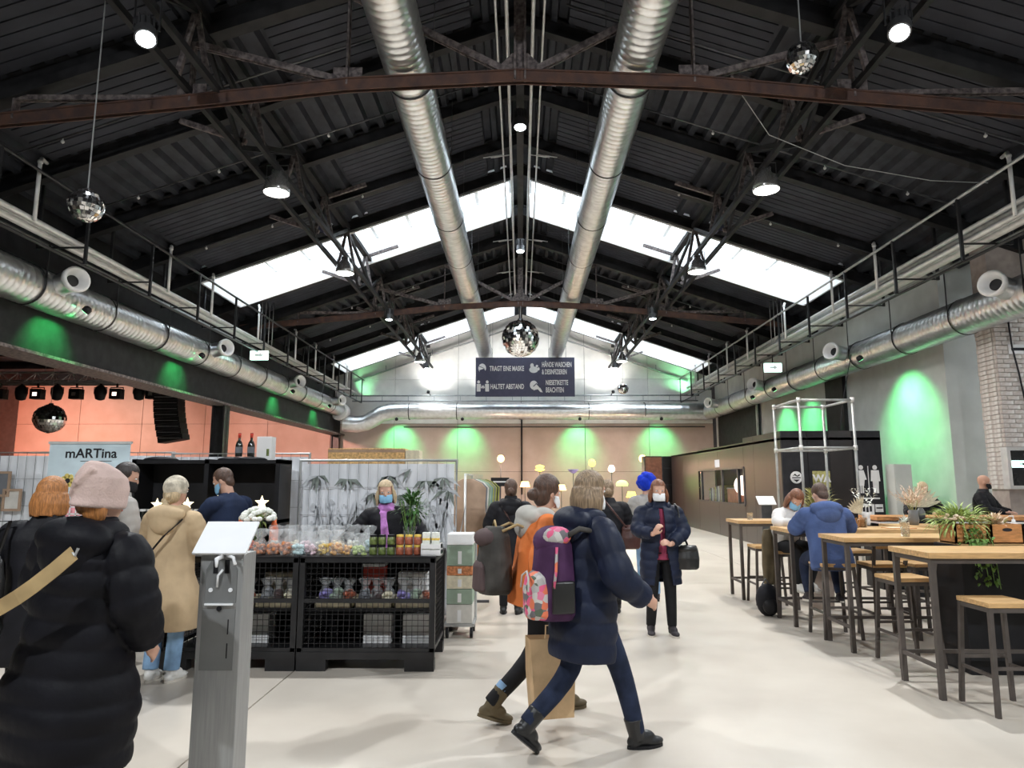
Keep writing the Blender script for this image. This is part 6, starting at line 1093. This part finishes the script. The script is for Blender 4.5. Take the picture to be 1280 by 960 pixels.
# 10 -- shopper with a brown bag
p = Person('person in a short black coat and olive skirt, standing with a brown bag', (1.14, 9.05, 0), .1, 1.66, head=(-.15, .08), shoulder=.18)
p.arm(-1, (-.28, .06, 1.08), (-.2, .24, .98), (.2, 1, 0)); p.arm(1, (.28, .02, 1.06), (.24, .16, .86), (-.1, .8, -.4)); p.stand(.09); p.body(); p.trousers('trousers_black'); p.shoes('boot_black', shaft=.1); p.jacket('coat_black', hem=-.12, hw=.22, hd=.17, bulk=.04, sleeve=.08, collar=.06); p.hair('hair_light', 'bun')
b = B(); b.loft(rings(p.M, [(-.42, .205, .15, 0), (-.1, .19, .14, 0), (0, .17, .13, 0)], 24)); remesh(b, 'skirt', 'boot_olive', p.t, .01, 2)
bag('shoulder_bag', 'reddish brown shoulder bag on the shopper in the olive skirt', (1.40, 8.92, .80), .2, (.26, .12, .30), 'leather_brown', [(1.36, 8.88, 1.05), (1.20, 8.84, 1.25), (1.05, 8.90, 1.44), (1.02, 9.0, 1.44)], sm='leather_brown')
# 11 -- masked woman walking towards the viewer
p = Person('person in an open navy quilted coat with a white face mask walking towards the viewer', (1.54, 7.78, 0), PI-.02, 1.66, head=(0, .02), shoulder=.175)
p.arm(-1, (-.26, .06, 1.10), (-.08, .24, .98), (.6, .55, .25), (0, -.6, -.4), .9); p.arm(1, (.25, .08, 1.12), (.10, .26, 1.09), (-.4, .35, .85), (-.6, -.4, 0), .9); p.leg(-1, (-.10, .02, .49), (-.105, .03, .085), (-.12, 1, 0)); p.leg(1, (.10, .05, .49), (.12, .0, .085), (.12, 1, 0))
p.body(vox=.007); p.trousers('trousers_black'); p.shoes('shoe_dark', 'sole_pale')
o = p.jacket('puffer_navy', hem=-.37, hw=.225, hd=.165, puff=.012, pitch=.10, bulk=.025, sleeve=.075, collar=.05, cuff=.88)
bm = bmesh.new(); bm.from_mesh(o.data); inv = p.M.inverted(); dl = []
for f in bm.faces:
    c = inv @ f.calc_center_median(); g = .03 + max(0, .12-c.z)*.16
    if c.y > .06 and abs(c.x+.01) < g and c.z < .50 and c.z > -.40 and c.y > .10: dl.append(f)
    elif c.z < -.33 and (c.x**2/.2**2+(c.y)**2/.145**2) < .85: dl.append(f)
bmesh.ops.delete(bm, geom=dl, context='FACES'); bm.to_mesh(o.data); bm.free(); md = o.modifiers.new('t', 'SOLIDIFY'); md.thickness = .02; md.offset = -1
b = B(); b.loft(rings(p.M, [(-.10, .165, .122, 0), (.08, .155, .118, 0), (.2, .142, .11, .01), (.32, .155, .118, .01), (.42, .13, .09, 0), (.48, .07, .07, 0)], 24)); remesh(b, 'sweater', 'red_top', p.t, .01, 2)
p.hood('puffer_navy', 1.05); p.hair('hair_auburn', 'bob', .10); p.mask('mask_white')
bag('shoulder_bag', 'black shoulder bag hanging at the hip of the masked walker', (1.83, 7.70, .70), .1, (.25, .13, .26), 'leather_black', [(1.83, 7.70, .96), (1.77, 7.66, 1.10), (1.73, 7.70, 1.38), (1.72, 7.80, 1.40)])
# 12 -- person under the blue hood
p = Person('tall person with a puffy bright blue hood behind the masked walker', (1.80, 9.9, 0), .3, 1.74, head=(0, 0), shoulder=.18)
p.arm(-1, (-.28, .02, 1.14), (-.27, .12, .92), (0, .4, -1)); p.arm(1, (.28, .02, 1.14), (.26, .12, .92), (0, .4, -1)); p.stand(.1); p.body(); p.trousers('jeans_light'); p.shoes('shoe_dark'); p.jacket('jacket_grey', hem=-.14, hw=.20, hd=.15, bulk=.02, collar=.02); p.hair('hair_light', 'short')
b = B(); R = random.Random(3)
for i in range(26): d = V3((R.gauss(0, 1), R.gauss(0, 1), R.gauss(.2, 1))).normalized(); b.ell(p.hd((d.x*.085, d.y*.09-.02, .14+d.z*.085)), (.065, .065, .06), None, 10, 7)
o = remesh(b, 'blue_hood', 'blue_hood', p.t, .009, 1); bm = bmesh.new(); bm.from_mesh(o.data); inv = p.H.inverted(); bmesh.ops.delete(bm, geom=[v for v in bm.verts if (inv @ v.co).y > .06 and (inv @ v.co).z < .16], context='VERTS'); bm.to_mesh(o.data); bm.free()
# 13/14 -- two guests at the high table
p = Person('guest in a white sweater and face mask bent over the high table', (3.40, 9.02, 0), PI+.35, 1.66, pelvis=(0, -.04, .86), lean=.38, head=(-.35, .35), shoulder=.17)
p.arm(-1, (-.26, .22, 1.14), (-.05, .42, 1.14), (.7, .6, 0), (0, 0, -1), .4); p.arm(1, (.28, .20, 1.14), (.08, .44, 1.14), (-.7, .5, 0), (0, 0, -1), .4); p.leg(-1, (-.12, .36, .80), (-.10, .28, .40), (0, 1, -.1)); p.leg(1, (.12, .36, .80), (.10, .30, .40), (0, 1, -.1))
p.body(); p.trousers('trousers_black'); p.shoes('shoe_white', 'sole_pale'); p.jacket('sweater_white', hem=-.10, hw=.19, hd=.15, bulk=.012, sleeve=.066, name='sweater', collar=.0); p.hair('hair_auburn', 'long', .13); p.mask('mask_blue')
p = Person('guest in a blue hooded sweater sitting on a stool, seen from behind', (3.40, 7.74, 0), -.12, 1.74, pelvis=(0, 0, .86), lean=.24, head=(.25, .25), shoulder=.185)
p.arm(-1, (-.30, .24, 1.12), (-.12, .44, 1.13), (.4, 1, 0), (0, 0, -1), .4); p.arm(1, (.30, .24, 1.12), (.14, .44, 1.13), (-.4, 1, 0), (0, 0, -1), .4); p.leg(-1, (-.16, .36, .74), (-.17, .26, .40), (-.1, 1, -.1), 1.1); p.leg(1, (.16, .36, .74), (.15, .22, .40), (.1, 1, -.1), 1.1)
p.body(); p.trousers('jeans_dark'); p.shoes('shoe_dark', 'sole_pale'); p.jacket('hoodie_blue', hem=-.16, hw=.215, hd=.17, bulk=.03, sleeve=.074, name='hoodie', collar=.01); p.hood('hoodie_blue', 1.15); p.hair('hair_brown', 'short')
t = thing('hanging_coat', 'olive coat hung on the stool of the guest in the white sweater', 'garment', (3.16, 8.98, 0)); b = B(); b.loft(rings(Matrix.Identity(4), [(.36, .07, .06, 0), (.6, .085, .07, 0), (.95, .07, .055, 0), (1.05, .04, .03, 0)], 18)); remesh(b, 'cloth', 'boot_olive', t, .012, 2); B().tube([(0, 0, 1.04), (.06, 0, 1.06), (.12, 0, 1.0)], .01, 5).build('loop', 'boot_olive', t)
# 15/16 -- bar staff
p = Person('bald barkeeper in a black sweater and black mask behind the bar counter', (8.25, 12.45, 0), PI+.75, 1.76, head=(.35, .05), shoulder=.20)
p.arm(-1, (-.30, .14, 1.14), (-.14, .34, 1.12), (.5, .8, 0)); p.arm(1, (.31, .12, 1.14), (.12, .32, 1.12), (-.5, .8, 0)); p.stand(); p.body(vox=.008); p.trousers('trousers_black'); p.shoes('shoe_dark'); p.jacket('coat_black', hem=-.10, hw=.20, hd=.15, bulk=.03, sleeve=.075, name='sweater', collar=.05); p.mask('mask_black')
p = Person('bar guest with cropped pinkish hair in black leaning on the counter behind the pampas grass', (6.98, 12.2, 0), PI-.2, 1.66, lean=.22, head=(.2, .1), shoulder=.185)
p.arm(-1, (-.27, .24, 1.14), (-.08, .50, 1.14), (.5, .8, 0)); p.arm(1, (.30, .28, 1.12), (.34, .50, 1.15), (0, 1, 0)); p.stand(); p.body(); p.trousers('trousers_black'); p.shoes('shoe_dark'); p.jacket('coat_black', hem=-.10, hw=.20, hd=.15, bulk=.02, name='sweater', collar=.03); p.hair('hair_blond', 'short'); p.mask('mask_black')
